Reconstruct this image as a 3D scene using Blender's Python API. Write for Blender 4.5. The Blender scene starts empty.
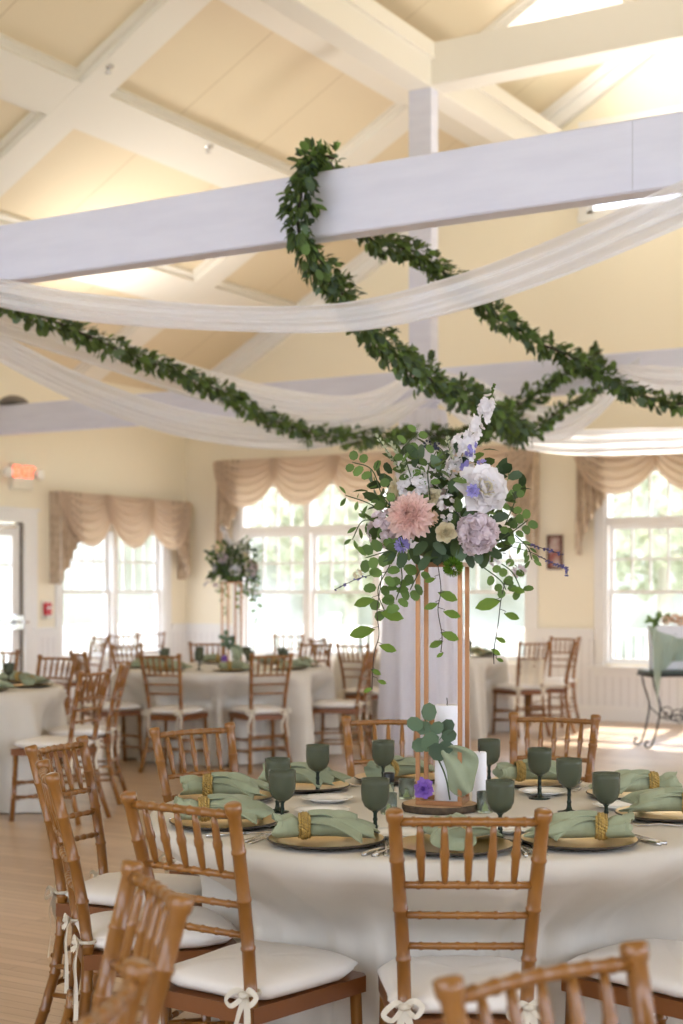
import bpy, math, random
from mathutils import Vector, Matrix
PI = math.pi
sin, cos = math.sin, math.cos
V = Vector
rnd = random.Random(7)
SC = bpy.context.scene
COL = SC.collection

# ------------------------------------------------------------------ camera frame (683 x 1024)
YAW = math.radians(30.65)
FPX, CX, HZ, EYE = 1500.0, 341.5, 592.0, 1.40
FW = V((-sin(YAW), cos(YAW), 0)); RT = V((cos(YAW), sin(YAW), 0)); UP = V((0, 0, 1))

def cw(x, d, z=0.0):
    """room position from metres to the right of and in front of the camera"""
    return FW * d + RT * x + V((0, 0, z))

def W(px, py, d):
    p = FW * d + RT * ((px - CX) / FPX * d)
    p.z = EYE - d * (py - HZ) / FPX
    return p

def cdir(x, d):
    v = FW * d + RT * x
    v.normalize()
    return v

# ------------------------------------------------------------------ mesh buffer
class MB:
    def __init__(s):
        s.v = []; s.f = []; s.m = []; s.mi = 0
    def add(s, vs, fs):
        b = len(s.v)
        s.v.extend([tuple(x) for x in vs])
        for f in fs:
            s.f.append(tuple(b + i for i in f)); s.m.append(s.mi)
    def box(s, a, b, mat=None):
        x0, y0, z0 = a; x1, y1, z1 = b
        vs = [V(p) for p in ((x0,y0,z0),(x1,y0,z0),(x1,y1,z0),(x0,y1,z0),(x0,y0,z1),(x1,y0,z1),(x1,y1,z1),(x0,y1,z1))]
        if mat: vs = [mat @ p for p in vs]
        s.add(vs, [(0,3,2,1),(4,5,6,7),(0,1,5,4),(1,2,6,5),(2,3,7,6),(3,0,4,7)])
    def cham(s, a, b, c=0.01, mat=None):
        """box with chamfered long edges (all four vertical-plane edges) via 3 loops"""
        x0, y0, z0 = a; x1, y1, z1 = b
        L = []
        for z, k in ((z0, c), (z0 + c, 0), (z1 - c, 0), (z1, c)):
            L.append([(x0+k,y0+k,z),(x1-k,y0+k,z),(x1-k,y1-k,z),(x0+k,y1-k,z)])
        vs = [V(p) for l in L for p in l]
        if mat: vs = [mat @ p for p in vs]
        fs = [(3,2,1,0),(12,13,14,15)]
        for i in range(3):
            for j in range(4):
                k = (j+1) % 4
                fs.append((i*4+j, i*4+k, i*4+4+k, i*4+4+j))
        s.add(vs, fs)
    def tube(s, pts, rad, n=8, cap=True, up=None):
        pts = [V(p) for p in pts]
        if not isinstance(rad, (list, tuple)): rad = [rad] * len(pts)
        vs = []
        t0 = (pts[1] - pts[0]).normalized()
        ref = up or (V((0,0,1)) if abs(t0.z) < .9 else V((1,0,0)))
        a = t0.cross(ref).normalized()
        for i, p in enumerate(pts):
            t = (pts[min(i+1, len(pts)-1)] - pts[max(i-1, 0)])
            if t.length < 1e-9: t = t0
            t.normalize()
            a = (a - t * a.dot(t))
            if a.length < 1e-6: a = t.orthogonal()
            a.normalize(); b = t.cross(a)
            for k in range(n):
                w = 2*PI*k/n
                vs.append(p + (a*cos(w) + b*sin(w)) * rad[i])
        fs = []
        for i in range(len(pts)-1):
            for k in range(n):
                j = (k+1) % n
                fs.append((i*n+k, i*n+j, (i+1)*n+j, (i+1)*n+k))
        if cap:
            fs.append(tuple(reversed(range(n)))); fs.append(tuple(range((len(pts)-1)*n, len(pts)*n)))
        s.add(vs, fs)
    def lathe(s, prof, n=24, c=(0,0,0), close=False, fn=None):
        vs = []
        for (r, z) in prof:
            for k in range(n):
                w = 2*PI*k/n
                rr = r if fn is None else fn(r, z, w)
                vs.append((c[0]+rr*cos(w), c[1]+rr*sin(w), c[2]+z))
        fs = []
        m = len(prof)
        for i in range(m-1):
            for k in range(n):
                j = (k+1) % n
                fs.append((i*n+k, i*n+j, (i+1)*n+j, (i+1)*n+k))
        if close:
            fs.append(tuple(reversed(range(n)))); fs.append(tuple(range((m-1)*n, m*n)))
        s.add(vs, fs)
    def grid(s, fn, nu, nv, wrap=False):
        vs = [fn(i/nu, j/nv) for j in range(nv+1) for i in range(nu+1)]
        w = nu+1
        s.add(vs, [(j*w+i, j*w+i+1, (j+1)*w+i+1, (j+1)*w+i) for j in range(nv) for i in range(nu)])
    def prism(s, poly, h, mat):
        n = len(poly)
        vs = [mat @ V((x, y, 0)) for x, y in poly] + [mat @ V((x, y, h)) for x, y in poly]
        fs = [tuple(reversed(range(n))), tuple(range(n, 2*n))]
        for i in range(n):
            j = (i+1) % n
            fs.append((i, j, n+j, n+i))
        s.add(vs, fs)
    def leaf(s, p, d, nrm, L, wd, round_=False, curl=0.25, fold=0.25):
        d = d.normalized(); sd = d.cross(nrm)
        if sd.length < 1e-4: sd = d.orthogonal()
        sd.normalize(); n = sd.cross(d).normalized()
        prof = ((.22,.62),(.5,1.0),(.78,.74)) if not round_ else ((.15,.72),(.5,1.0),(.85,.72))
        vs = [p]
        for t, w in prof:
            c = p + d*(L*t) - n*(curl*L*t*t)
            h = n*(fold*wd*w*.5)
            vs += [c + sd*(wd*w*.5) + h, c, c - sd*(wd*w*.5) + h]
        vs.append(p + d*L - n*(curl*L))
        fs = [(0,2,1),(0,3,2)]
        for i in (1, 4):
            fs += [(i, i+1, i+4, i+3), (i+1, i+2, i+5, i+4)]
        fs += [(7,8,10),(8,9,10)]
        s.add(vs, fs)
    def petal(s, c, axis, ph, r0, L, wd, e0, e1, cup=.3, tipw=.5, ruf=0, lift=0, seed=0):
        a = axis; u = a.orthogonal().normalized(); v = a.cross(u)
        R = u*cos(ph) + v*sin(ph); S = a.cross(R)
        p = c + R*r0 + a*lift
        N = 5; vs = []
        rr = random.Random(seed)
        for i in range(N+1):
            t = i/N
            e = e0 + (e1-e0)*t
            if i: p = p + (R*cos(e) + a*sin(e))*(L/N)
            nn = (a*cos(e) - R*sin(e))
            w = wd*(.35 + 1.3*t - .65*t*t) if t < .75 else wd*(.35+1.3*.75-.65*.5625)*(1-(t-.75)/.25*(1-tipw))
            for q in (-1, -.5, 0, .5, 1):
                o = nn*(cup*w*.5*q*q) + (nn*(rr.uniform(-1,1)*ruf*L*t) + R*(rr.uniform(-1,1)*ruf*L*t) if ruf else V((0,0,0)))
                back = R*(-abs(q)**2*.12*L*t) 
                vs.append(p + S*(w*.5*q) + o + back)
        fs = [(i*5+j, i*5+j+1, i*5+6+j, i*5+5+j) for i in range(N) for j in range(4)]
        s.add(vs, fs)
    def build(s, name, mats, parent=None, smooth=True, loc=None):
        me = bpy.data.meshes.new(name)
        me.from_pydata(s.v, [], s.f)
        if not isinstance(mats, (list, tuple)): mats = [mats]
        for m in mats: me.materials.append(m)
        if len(mats) > 1: me.polygons.foreach_set('material_index', s.m)
        me.polygons.foreach_set('use_smooth', [bool(smooth)]*len(me.polygons))
        me.update()
        o = bpy.data.objects.new(name, me); COL.objects.link(o)
        if parent: o.parent = parent
        if loc: o.location = loc
        return o

def smooth_angle(o, deg=35):
    me = o.data
    try:
        me.set_sharp_from_angle(angle=math.radians(deg))
    except Exception: pass
    return o

def catmull(pts, per=8):
    pts = [V(p) for p in pts]
    P = [pts[0]*2 - pts[1]] + pts + [pts[-1]*2 - pts[-2]]
    out = []
    for i in range(1, len(P)-2):
        for k in range(per):
            t = k/per
            a, b, c, d = P[i-1], P[i], P[i+1], P[i+2]
            out.append(.5*((2*b) + (c-a)*t + (2*a-5*b+4*c-d)*t*t + (3*b-a-3*c+d)*t*t*t))
    out.append(pts[-1])
    return out

def tag(o, label=None, cat=None, group=None, kind=None):
    if label: o['label'] = label
    if cat: o['category'] = cat
    if group: o['group'] = group
    if kind: o['kind'] = kind
    return o

def empty(name, loc=(0,0,0), rz=0):
    o = bpy.data.objects.new(name, None); COL.objects.link(o)
    o.location = loc; o.rotation_euler = (0,0,rz); o.empty_display_size = .1
    return o

def dup(o, loc=None, rz=None, label=None, group=None, parent=None):
    r = o.copy(); COL.objects.link(r)
    if parent: r.parent = parent
    if loc is not None: r.location = loc
    if rz is not None: r.rotation_euler = (r.rotation_euler[0], r.rotation_euler[1], rz)
    for ch in KIDS(o): dup(ch, parent=r)
    if label: r['label'] = label
    if group: r['group'] = group
    return r
_kids = {}
def KIDS(o):
    return [c for c in bpy.data.objects if c.parent == o] if o.name not in _kids else _kids[o.name]
def freeze(o):
    """remember the children so copies are quick"""
    ks = [c for c in bpy.data.objects if c.parent == o]
    _kids[o.name] = ks
    for k in ks: freeze(k)
    return o

# ------------------------------------------------------------------ materials
def lin(c):
    def f(x):
        x /= 255.0
        return x/12.92 if x <= .04045 else ((x+.055)/1.055)**2.4
    return (f(c[0]), f(c[1]), f(c[2]), 1)
def setin(b, names, val):
    for n in names:
        if n in b.inputs: b.inputs[n].default_value = val; return
def mat(name, rgb, rough=.6, metal=0, spec=.5, trans=0, sheen=0, noise=None, bump=None, island=0, ior=1.45, coat=0):
    m = bpy.data.materials.new(name); m.use_nodes = True
    nt = m.node_tree; b = nt.nodes['Principled BSDF']
    b.inputs['Base Color'].default_value = lin(rgb)
    b.inputs['Roughness'].default_value = rough; b.inputs['Metallic'].default_value = metal
    setin(b, ['Specular IOR Level'], spec); setin(b, ['Transmission Weight'], trans); setin(b, ['Sheen Weight'], sheen)
    setin(b, ['Coat Weight'], coat)
    b.inputs['IOR'].default_value = ior
    src = None
    if noise or bump:
        tc = nt.nodes.new('ShaderNodeTexCoord')
    if noise:   # (rgb2, scale, stretch)
        mp = nt.nodes.new('ShaderNodeMapping'); nt.links.new(tc.outputs['Object'], mp.inputs[0])
        mp.inputs['Scale'].default_value = noise[2] if len(noise) > 2 else (1,1,1)
        nz = nt.nodes.new('ShaderNodeTexNoise'); nz.inputs['Scale'].default_value = noise[1]
        nz.inputs['Detail'].default_value = 4
        nt.links.new(mp.outputs[0], nz.inputs['Vector'])
        rp = nt.nodes.new('ShaderNodeValToRGB'); rp.color_ramp.elements[0].position = .36; rp.color_ramp.elements[1].position = .64
        rp.color_ramp.elements[0].color = lin(rgb); rp.color_ramp.elements[1].color = lin(noise[0])
        nt.links.new(nz.outputs[0], rp.inputs[0]); nt.links.new(rp.outputs[0], b.inputs['Base Color'])
        src = rp.outputs[0]
    if island:
        g = nt.nodes.new('ShaderNodeNewGeometry'); hsv = nt.nodes.new('ShaderNodeHueSaturation')
        mr = nt.nodes.new('ShaderNodeMapRange'); mr.inputs[3].default_value = 1-island; mr.inputs[4].default_value = 1+island
        nt.links.new(g.outputs['Random Per Island'], mr.inputs[0]); nt.links.new(mr.outputs[0], hsv.inputs['Value'])
        if src: nt.links.new(src, hsv.inputs['Color'])
        else: hsv.inputs['Color'].default_value = lin(rgb)
        nt.links.new(hsv.outputs[0], b.inputs['Base Color'])
    if bump:    # (scale, strength)
        nz = nt.nodes.new('ShaderNodeTexNoise'); nz.inputs['Scale'].default_value = bump[0]; nz.inputs['Detail'].default_value = 3
        nt.links.new(tc.outputs['Object'], nz.inputs['Vector'])
        bp = nt.nodes.new('ShaderNodeBump'); bp.inputs['Strength'].default_value = bump[1]; bp.inputs['Distance'].default_value = .01
        nt.links.new(nz.outputs[0], bp.inputs['Height']); nt.links.new(bp.outputs[0], b.inputs['Normal'])
    return m

def thin(name, rgb, trans=.35, transl=.4, island=0, see=0.0, rough=.6):
    """thin cloth, petal or leaf: diffuse + light passing through (+ see-through)"""
    m = bpy.data.materials.new(name); m.use_nodes = True
    nt = m.node_tree; nt.nodes.clear()
    out = nt.nodes.new('ShaderNodeOutputMaterial')
    d = nt.nodes.new('ShaderNodeBsdfPrincipled'); d.inputs['Base Color'].default_value = lin(rgb); d.inputs['Roughness'].default_value = rough
    setin(d, ['Specular IOR Level'], .3)
    t = nt.nodes.new('ShaderNodeBsdfTranslucent'); t.inputs[0].default_value = lin(rgb)
    mx = nt.nodes.new('ShaderNodeMixShader'); mx.inputs[0].default_value = transl
    nt.links.new(d.outputs[0], mx.inputs[1]); nt.links.new(t.outputs[0], mx.inputs[2])
    last = mx
    if island:
        g = nt.nodes.new('ShaderNodeNewGeometry'); hsv = nt.nodes.new('ShaderNodeHueSaturation')
        mr = nt.nodes.new('ShaderNodeMapRange'); mr.inputs[3].default_value = 1-island; mr.inputs[4].default_value = 1+island
        nt.links.new(g.outputs['Random Per Island'], mr.inputs[0]); nt.links.new(mr.outputs[0], hsv.inputs['Value'])
        hsv.inputs['Color'].default_value = lin(rgb)
        nt.links.new(hsv.outputs[0], d.inputs['Base Color']); nt.links.new(hsv.outputs[0], t.inputs[0])
    if see:
        tr = nt.nodes.new('ShaderNodeBsdfTransparent')
        m2 = nt.nodes.new('ShaderNodeMixShader'); m2.inputs[0].default_value = see
        nt.links.new(mx.outputs[0], m2.inputs[1]); nt.links.new(tr.outputs[0], m2.inputs[2]); last = m2
    nt.links.new(last.outputs[0], out.inputs[0])
    return m

def glass_pane(name):
    m = bpy.data.materials.new(name); m.use_nodes = True
    nt = m.node_tree; nt.nodes.clear()
    out = nt.nodes.new('ShaderNodeOutputMaterial')
    tr = nt.nodes.new('ShaderNodeBsdfTransparent'); gl = nt.nodes.new('ShaderNodeBsdfGlossy'); gl.inputs['Roughness'].default_value = .02
    mx = nt.nodes.new('ShaderNodeMixShader'); mx.inputs[0].default_value = .06
    nt.links.new(tr.outputs[0], mx.inputs[1]); nt.links.new(gl.outputs[0], mx.inputs[2]); nt.links.new(mx.outputs[0], out.inputs[0])
    return m

def floor_mat():
    m = bpy.data.materials.new('oak_boards'); m.use_nodes = True
    nt = m.node_tree; b = nt.nodes['Principled BSDF']
    tc = nt.nodes.new('ShaderNodeTexCoord')
    br = nt.nodes.new('ShaderNodeTexBrick')
    br.offset = .37; br.inputs['Scale'].default_value = 1
    br.inputs['Brick Width'].default_value = 1.3; br.inputs['Row Height'].default_value = .062
    br.inputs['Mortar Size'].default_value = .0012; br.inputs['Bias'].default_value = 0
    br.inputs['Color1'].default_value = lin((206,178,146)); br.inputs['Color2'].default_value = lin((186,156,124)); br.inputs['Mortar'].default_value = lin((110,80,55))
    nt.links.new(tc.outputs['Object'], br.inputs['Vector'])
    mp = nt.nodes.new('ShaderNodeMapping'); mp.inputs['Scale'].default_value = (.8, 14, 1)
    nt.links.new(tc.outputs['Object'], mp.inputs[0])
    nz = nt.nodes.new('ShaderNodeTexNoise'); nz.inputs['Scale'].default_value = 3; nz.inputs['Detail'].default_value = 6
    nt.links.new(mp.outputs[0], nz.inputs['Vector'])
    mx = nt.nodes.new('ShaderNodeMixRGB'); mx.blend_type = 'MULTIPLY'; mx.inputs[0].default_value = .35
    rp = nt.nodes.new('ShaderNodeValToRGB'); rp.color_ramp.elements[0].color = (.62,.55,.5,1); rp.color_ramp.elements[1].color = (1,1,1,1)
    rp.color_ramp.elements[0].position = .3; rp.color_ramp.elements[1].position = .7
    nt.links.new(nz.outputs[0], rp.inputs[0])
    nt.links.new(br.outputs[0], mx.inputs[1]); nt.links.new(rp.outputs[0], mx.inputs[2]); nt.links.new(mx.outputs[0], b.inputs['Base Color'])
    b.inputs['Roughness'].default_value = .33; setin(b, ['Specular IOR Level'], .5); setin(b, ['Coat Weight'], .25); setin(b, ['Coat Roughness'], .2)
    return m

def boarded(name, rgb, seam, axis, period, dark=.82, w=.012):
    """flat paint with thin board seams at a fixed spacing"""
    m = mat(name, rgb, .7, spec=.2); nt = m.node_tree; b = nt.nodes['Principled BSDF']
    tc = nt.nodes.new('ShaderNodeTexCoord'); sx = nt.nodes.new('ShaderNodeSeparateXYZ'); nt.links.new(tc.outputs['Object'], sx.inputs[0])
    dv = nt.nodes.new('ShaderNodeMath'); dv.operation = 'DIVIDE'; dv.inputs[1].default_value = period; nt.links.new(sx.outputs[axis], dv.inputs[0])
    fr = nt.nodes.new('ShaderNodeMath'); fr.operation = 'FRACT'; nt.links.new(dv.outputs[0], fr.inputs[0])
    ls = nt.nodes.new('ShaderNodeMath'); ls.operation = 'LESS_THAN'; ls.inputs[1].default_value = w/period; nt.links.new(fr.outputs[0], ls.inputs[0])
    mx = nt.nodes.new('ShaderNodeMixRGB'); mx.inputs[1].default_value = lin(rgb); mx.inputs[2].default_value = lin(seam)
    nt.links.new(ls.outputs[0], mx.inputs[0]); nt.links.new(mx.outputs[0], b.inputs['Base Color'])
    return m

M = {}
M['wall'] = mat('cream_wall_paint', (245,236,214), .8, spec=.15)
M['white'] = mat('white_trim_paint', (238,236,232), .5, spec=.3)
M['ceil_panel'] = boarded('tan_ceiling_panel', (229,213,184), (203,184,152), 1, 1.22)
M['ceil_band'] = mat('cream_ceiling_band', (236,230,219), .6, spec=.25)
M['beam'] = mat('beam_paint', (226,226,240), .45, spec=.35, noise=((220,220,235), 2.5, (1,1,6)))
M['bead'] = boarded('beadboard_paint', (236,234,232), (205,200,196), 0, .09, w=.008)
M['beady'] = boarded('beadboard_paint_side', (236,234,232), (205,200,196), 1, .09, w=.008)
M['floor'] = floor_mat()
M['wood'] = mat('honey_lacquered_wood', (142,94,38), .3, spec=.5, noise=((126,80,30), 7, (1,1,.25)), coat=.35)
M['seatwood'] = mat('dark_honey_seat_wood', (120,72,34), .35, spec=.5)
M['cushion'] = mat('ivory_cushion_fabric', (230,223,214), .8, spec=.15, bump=(40,.12))
M['ribbon'] = thin('ivory_ribbon', (232,224,206), transl=.25)
M['linen'] = mat('ivory_table_linen', (214,207,194), .75, spec=.2, bump=(5,.9))
M['goblet'] = mat('smoky_green_glass', (98,102,82), .16, spec=.5, trans=.35, ior=1.25)
M['stemglass'] = mat('deep_green_glass_stem', (44,54,44), .12, spec=.5, trans=.2, ior=1.3)
M['sage'] = mat('sage_napkin_cloth', (156,163,134), .75, spec=.15, sheen=.1, noise=((142,150,122), 14), bump=(60,.1))
M['sagethin'] = thin('sheer_sage_cloth', (172,190,172), transl=.35, see=.15)
M['gold'] = mat('gold_charger', (214,184,120), .3, metal=.9)
M['goldrim'] = mat('dark_charger_rim', (60,50,38), .4, spec=.4)
M['ring'] = mat('woven_gold_ring', (176,148,84), .5, metal=.4, island=.25)
M['silver'] = mat('polished_steel', (205,205,205), .18, metal=1)
M['china'] = mat('white_china', (240,238,232), .15, spec=.5)
M['copper'] = mat('rose_gold_metal', (172,124,84), .35, metal=.6)
M['wax'] = mat('white_wax', (244,243,246), .5, spec=.3)
M['candleglass'] = mat('clear_votive_glass', (225,235,215), .05, trans=.9, ior=1.3)
M['greenwax'] = mat('pale_green_wax', (196,208,130), .5)
M['wick'] = mat('wick', (60,55,50), .9)
M['bark'] = mat('bark', (92,76,58), .9, noise=((60,48,36), 40))
M['cutwood'] = mat('pale_cut_wood', (205,172,132), .6, noise=((188,150,110), 20))
M['black'] = mat('black_plastic', (22,22,24), .35)
M['iron'] = mat('wrought_iron', (38,36,36), .5, metal=.4)
M['brown'] = mat('dark_picture_frame', (96,62,44), .5)
M['picture'] = mat('picture_print', (206,200,190), .5, noise=((150,70,60), 6))
M['leaf1'] = thin('dark_green_leaf', (86,106,58), transl=.3, island=.5)
M['leaf2'] = thin('fresh_green_leaf', (108,136,72), transl=.4, island=.3)
M['leaf3'] = thin('eucalyptus_leaf', (92,112,86), transl=.2, island=.35)
M['leafd'] = thin('deep_green_leaf', (62,80,50), transl=.2, island=.4)  # darker green tone, for the foam core and random leaves
M['ivy'] = thin('ivy_leaf', (112,142,58), transl=.5, island=.2)
M['palespike'] = thin('pale_spike_floret', (196,202,170), transl=.3, island=.2)
M['stem'] = mat('plant_stem', (70,84,50), .7)
M['vinestem'] = mat('vine_stem', (58,50,44), .7)
M['pink'] = thin('blush_pink_petal', (250,224,216), transl=.45, island=.06)
M['whitep'] = thin('white_petal', (244,240,240), transl=.35, island=.05)
M['blushw'] = thin('pale_lilac_petal', (232,218,222), transl=.35, island=.07)
M['creamp'] = thin('cream_petal', (243,234,206), transl=.35, island=.05)
M['peach'] = thin('peach_petal', (240,212,186), transl=.3, island=.06)
M['lilac'] = thin('lilac_petal', (166,158,214), transl=.3, island=.15)
M['purple'] = thin('purple_petal', (150,112,200), transl=.35, island=.12)
M['greenpom'] = thin('lime_petal', (98,136,36), transl=.3, island=.2)
M['berry'] = mat('dark_blue_berry', (38,44,68), .4, island=.3)
M['lav'] = thin('lavender_bud', (98,92,138), transl=.15, island=.3)
M['redp'] = thin('rust_red_petal', (190,96,70), transl=.3, island=.2)
M['damask'] = mat('taupe_damask', (208,188,162), .75, spec=.2, noise=((178,156,132), 14), sheen=.2)
M['damask2'] = thin('pale_damask_swag', (222,201,178), transl=.3)
M['sheer'] = thin('white_sheer_tulle', (250,250,253), transl=.5, see=.18)
M['drape'] = thin('white_column_drape', (246,245,250), transl=.5)
M['pane'] = glass_pane('window_glass')
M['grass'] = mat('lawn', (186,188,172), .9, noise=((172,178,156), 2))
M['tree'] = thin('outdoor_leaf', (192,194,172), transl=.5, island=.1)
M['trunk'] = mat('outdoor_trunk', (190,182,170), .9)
M['deck'] = mat('porch_deck', (176,170,164), .8)
M['exitface'] = bpy.data.materials.new('lit_red_exit_lettering')
_m = M['exitface']; _m.use_nodes = True
_b = _m.node_tree.nodes['Principled BSDF']; _b.inputs['Base Color'].default_value = lin((235,80,60)); setin(_b, ['Emission Color'], lin((255,70,45))); setin(_b, ['Emission Strength'], 1.6)
M['exitbody'] = mat('ivory_plastic', (232,226,208), .5)
M['lamp'] = mat('frosted_lamp_lens', (240,236,226), .25)
M['alarm'] = mat('red_alarm_plastic', (200,50,60), .4)
M['cover'] = thin('clear_guard', (235,220,220), transl=.3, see=.3)
M['gap'] = mat('dark_door_seal', (120,112,104), .8)

# ------------------------------------------------------------------ SETTING
XL, XR, YB, YN = -11.5, 4.5, 15.5, -5.0
PZ0, SL, XRG = 3.9, .56, -3.5          # plate height, roof slope, ridge line
def roof(x): return PZ0 + SL*(x - XL) if x < XRG else PZ0 + SL*(XRG-XL) - SL*(x - XRG)
def struct(name, mb, m, smooth=False):
    return tag(mb.build(name, m, smooth=smooth), kind='structure')

b = MB(); b.box((XL-.15, YN, -.12), (XR+.2, YB+.15, 0)); struct('floor', b, M['floor'])

# back wall with openings; strips of X with slanted tops
def wall_with_holes(name, axis, a0, a1, holes, top, p0, p1, material):
    cuts = sorted({a0, a1} | {h[0] for h in holes} | {h[1] for h in holes} | ({XRG} if axis == 'x' and a0 < XRG < a1 else set()))
    mb = MB()
    for u0, u1 in zip(cuts, cuts[1:]):
        zs = [(0, None)]
        hs = sorted([(h[2], h[3]) for h in holes if h[0] <= u0 + 1e-6 and h[1] >= u1 - 1e-6])
        lo = 0; spans = []
        for z0, z1 in hs:
            spans.append((lo, z0)); lo = z1
        spans.append((lo, None))
        for z0, z1 in spans:
            if z1 is not None and z1 - z0 < 1e-4: continue
            za, zb = (top(u0), top(u1)) if z1 is None else (z1, z1)
            if axis == 'x': q = lambda u, p, z: (u, p, z)
            else: q = lambda u, p, z: (p, u, z)
            vs = [q(u0,p0,z0), q(u1,p0,z0), q(u1,p1,z0), q(u0,p1,z0), q(u0,p0,za), q(u1,p0,zb), q(u1,p1,zb), q(u0,p1,za)]
            mb.add(vs, [(0,3,2,1),(4,5,6,7),(0,1,5,4),(1,2,6,5),(2,3,7,6),(3,0,4,7)])
    return struct(name, mb, material)

W1 = (-10.65, -6.75); W2 = (-5.86, -1.96); WZ = (.62, 2.72)
GW = (-6.05, -3.9, 5.52, 6.45)
wall_with_holes('wall_back', 'x', XL-.15, XR, [(W1[0], W1[1], *WZ), (W2[0], W2[1], *WZ), GW], roof, YB, YB+.16, M['wall'])
LWY = (13.12, 15.06); LWZ = (.62, 2.14)
DY = (11.35, 12.5); DZ = 2.17
wall_with_holes('wall_left', 'y', YN, YB, [(LWY[0], LWY[1], *LWZ), (DY[0], DY[1], 0, DZ)], lambda u: PZ0, XL-.16, XL, M['wall'])
wall_with_holes('wall_right', 'y', YN, YB, [(-4.2,-.6,1.6,3.4),(.2,3.8,1.6,3.4),(4.6,8.2,.9,3.4),(9,12.6,.9,3.4)], lambda u: roof(XR), XR, XR+.16, M['wall'])
wall_with_holes('wall_front', 'x', XL-.15, XR, [(-10.6,-7.6,1.5,3.6),(-6.8,-3.8,1.5,3.6),(-3,0,1.5,3.6),(.8,3.8,1.5,3.6),(-7.2,-3.9,4.2,6.2),(-3.1,.2,4.2,6.2)], roof, YN-.16, YN, M['wall'])
# ceiling slabs
mb = MB()
mb.add([(XL-.16,YN,roof(XL)-.09),(XRG,YN,roof(XRG)),(XRG,YB+.16,roof(XRG)),(XL-.16,YB+.16,roof(XL)-.09),
        (XL-.16,YN,roof(XL)+.1),(XRG,YN,roof(XRG)+.2),(XRG,YB+.16,roof(XRG)+.2),(XL-.16,YB+.16,roof(XL)+.1)],
       [(0,3,2,1),(4,5,6,7),(0,1,5,4),(1,2,6,5),(2,3,7,6),(3,0,4,7)])
mb.add([(XRG,YN,roof(XRG)),(XR+.16,YN,roof(XR)-.09),(XR+.16,YB+.16,roof(XR)-.09),(XRG,YB+.16,roof(XRG)),
        (XRG,YN,roof(XRG)+.2),(XR+.16,YN,roof(XR)+.1),(XR+.16,YB+.16,roof(XR)+.1),(XRG,YB+.16,roof(XRG)+.2)],
       [(0,3,2,1),(4,5,6,7),(0,1,5,4),(1,2,6,5),(2,3,7,6),(3,0,4,7)])
struct('ceiling', mb, M['ceil_panel'])
# flat bands on the slope: rafters and purlins, each with a stepped moulding
def slope_box(mb, x0, x1, y0, y1, t0, t1):
    nx, nz = -SL/math.hypot(1,SL), 1/math.hypot(1,SL)
    def q(x, y, t): return (x - nx*t, y, roof(x) - nz*t) if True else None
    vs = [q(x0,y0,t1), q(x1,y0,t1), q(x1,y1,t1), q(x0,y1,t1), q(x0,y0,t0), q(x1,y0,t0), q(x1,y1,t0), q(x0,y1,t0)]
    mb.add(vs, [(0,3,2,1),(4,5,6,7),(0,1,5,4),(1,2,6,5),(2,3,7,6),(3,0,4,7)])
nb = 1
rafters = [9.8 + 3.65*i for i in (-4,-3,-2,-1,0,1)]
for y in rafters:
    mb = MB()
    slope_box(mb, XL, XRG, y-.24, y+.24, 0, .05); slope_box(mb, XL, XRG, y-.18, y+.18, .05, .10)
    struct('trim_%d' % nb, mb, M['ceil_band']); nb += 1
purl = [-8.45+1.5*i for i in (-1,0,1,2)]
for x in purl:
    mb = MB()
    slope_box(mb, x-.235, x+.235, YN, YB, 0, .048); slope_box(mb, x-.18, x+.18, YN, YB, .048, .097)
    struct('trim_%d' % nb, mb, M['ceil_band']); nb += 1
# rake moulding on the back wall, crown on left wall
mb = MB(); slope_box(mb, XL, XRG, YB-.10, YB, 0, .22); slope_box(mb, XL, XRG, YB-.16, YB-.1, 0, .1)
struct('trim_%d' % nb, mb, M['white']); nb += 1
# tie beams
def beam(y, x0, x1, z0, z1, w, nm, scar=None):
    mb = MB(); mb.cham((x0, y-w/2, z0), (x1, y+w/2, z1), .008)
    return tag(mb.build(nm, M['beam'], smooth=False), kind='structure')
Y1, Y2 = 5.87, 11.55
beam(Y1+.06, XL, XR, 3.03, 3.33, .12, 'beam_near')
beam(Y2+.06, XL, XR, 3.03, 3.33, .12, 'beam_far')
# butt joint in the near beam: a narrow cover line
mb = MB(); p = W(631,150,5.9)
xj = (5.87/(.8603+.5098*((632.5-CX)/FPX)))*(-.5098+.8603*((632.5-CX)/FPX))
mb.box((xj-.0025, Y1-.0015, 3.04), (xj+.0025, Y1+.01, 3.32)); struct('trim_%d' % nb, mb, mat('beam_joint_line', (204,204,216), .8)); nb += 1
XC = -6.05
mb = MB(); mb.cham((XC-.11, Y2-.005, 0), (XC+.11, Y2+.125, 5.77), .008); struct('column_inner', mb, M['beam'])
mb = MB(); mb.cham((-1.06, Y2-.005, 0), (-.84, Y2+.215, 5.77), .008); struct('column_outer', mb, M['beam'])
mb = MB(); mb.cham((XC-.11, Y2-.02, 5.77), (-.84, Y2+.23, 6.14), .008); struct('beam_collar', mb, M['ceil_band'])
mb = MB(); mb.cham((XC-.12, YN, 5.765), (XC+.12, YB, 6.13), .008); mb.box((XC-.16, YN, 6.0), (XC+.16, YB, 6.13)); struct('beam_long', mb, M['ceil_band'])

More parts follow.
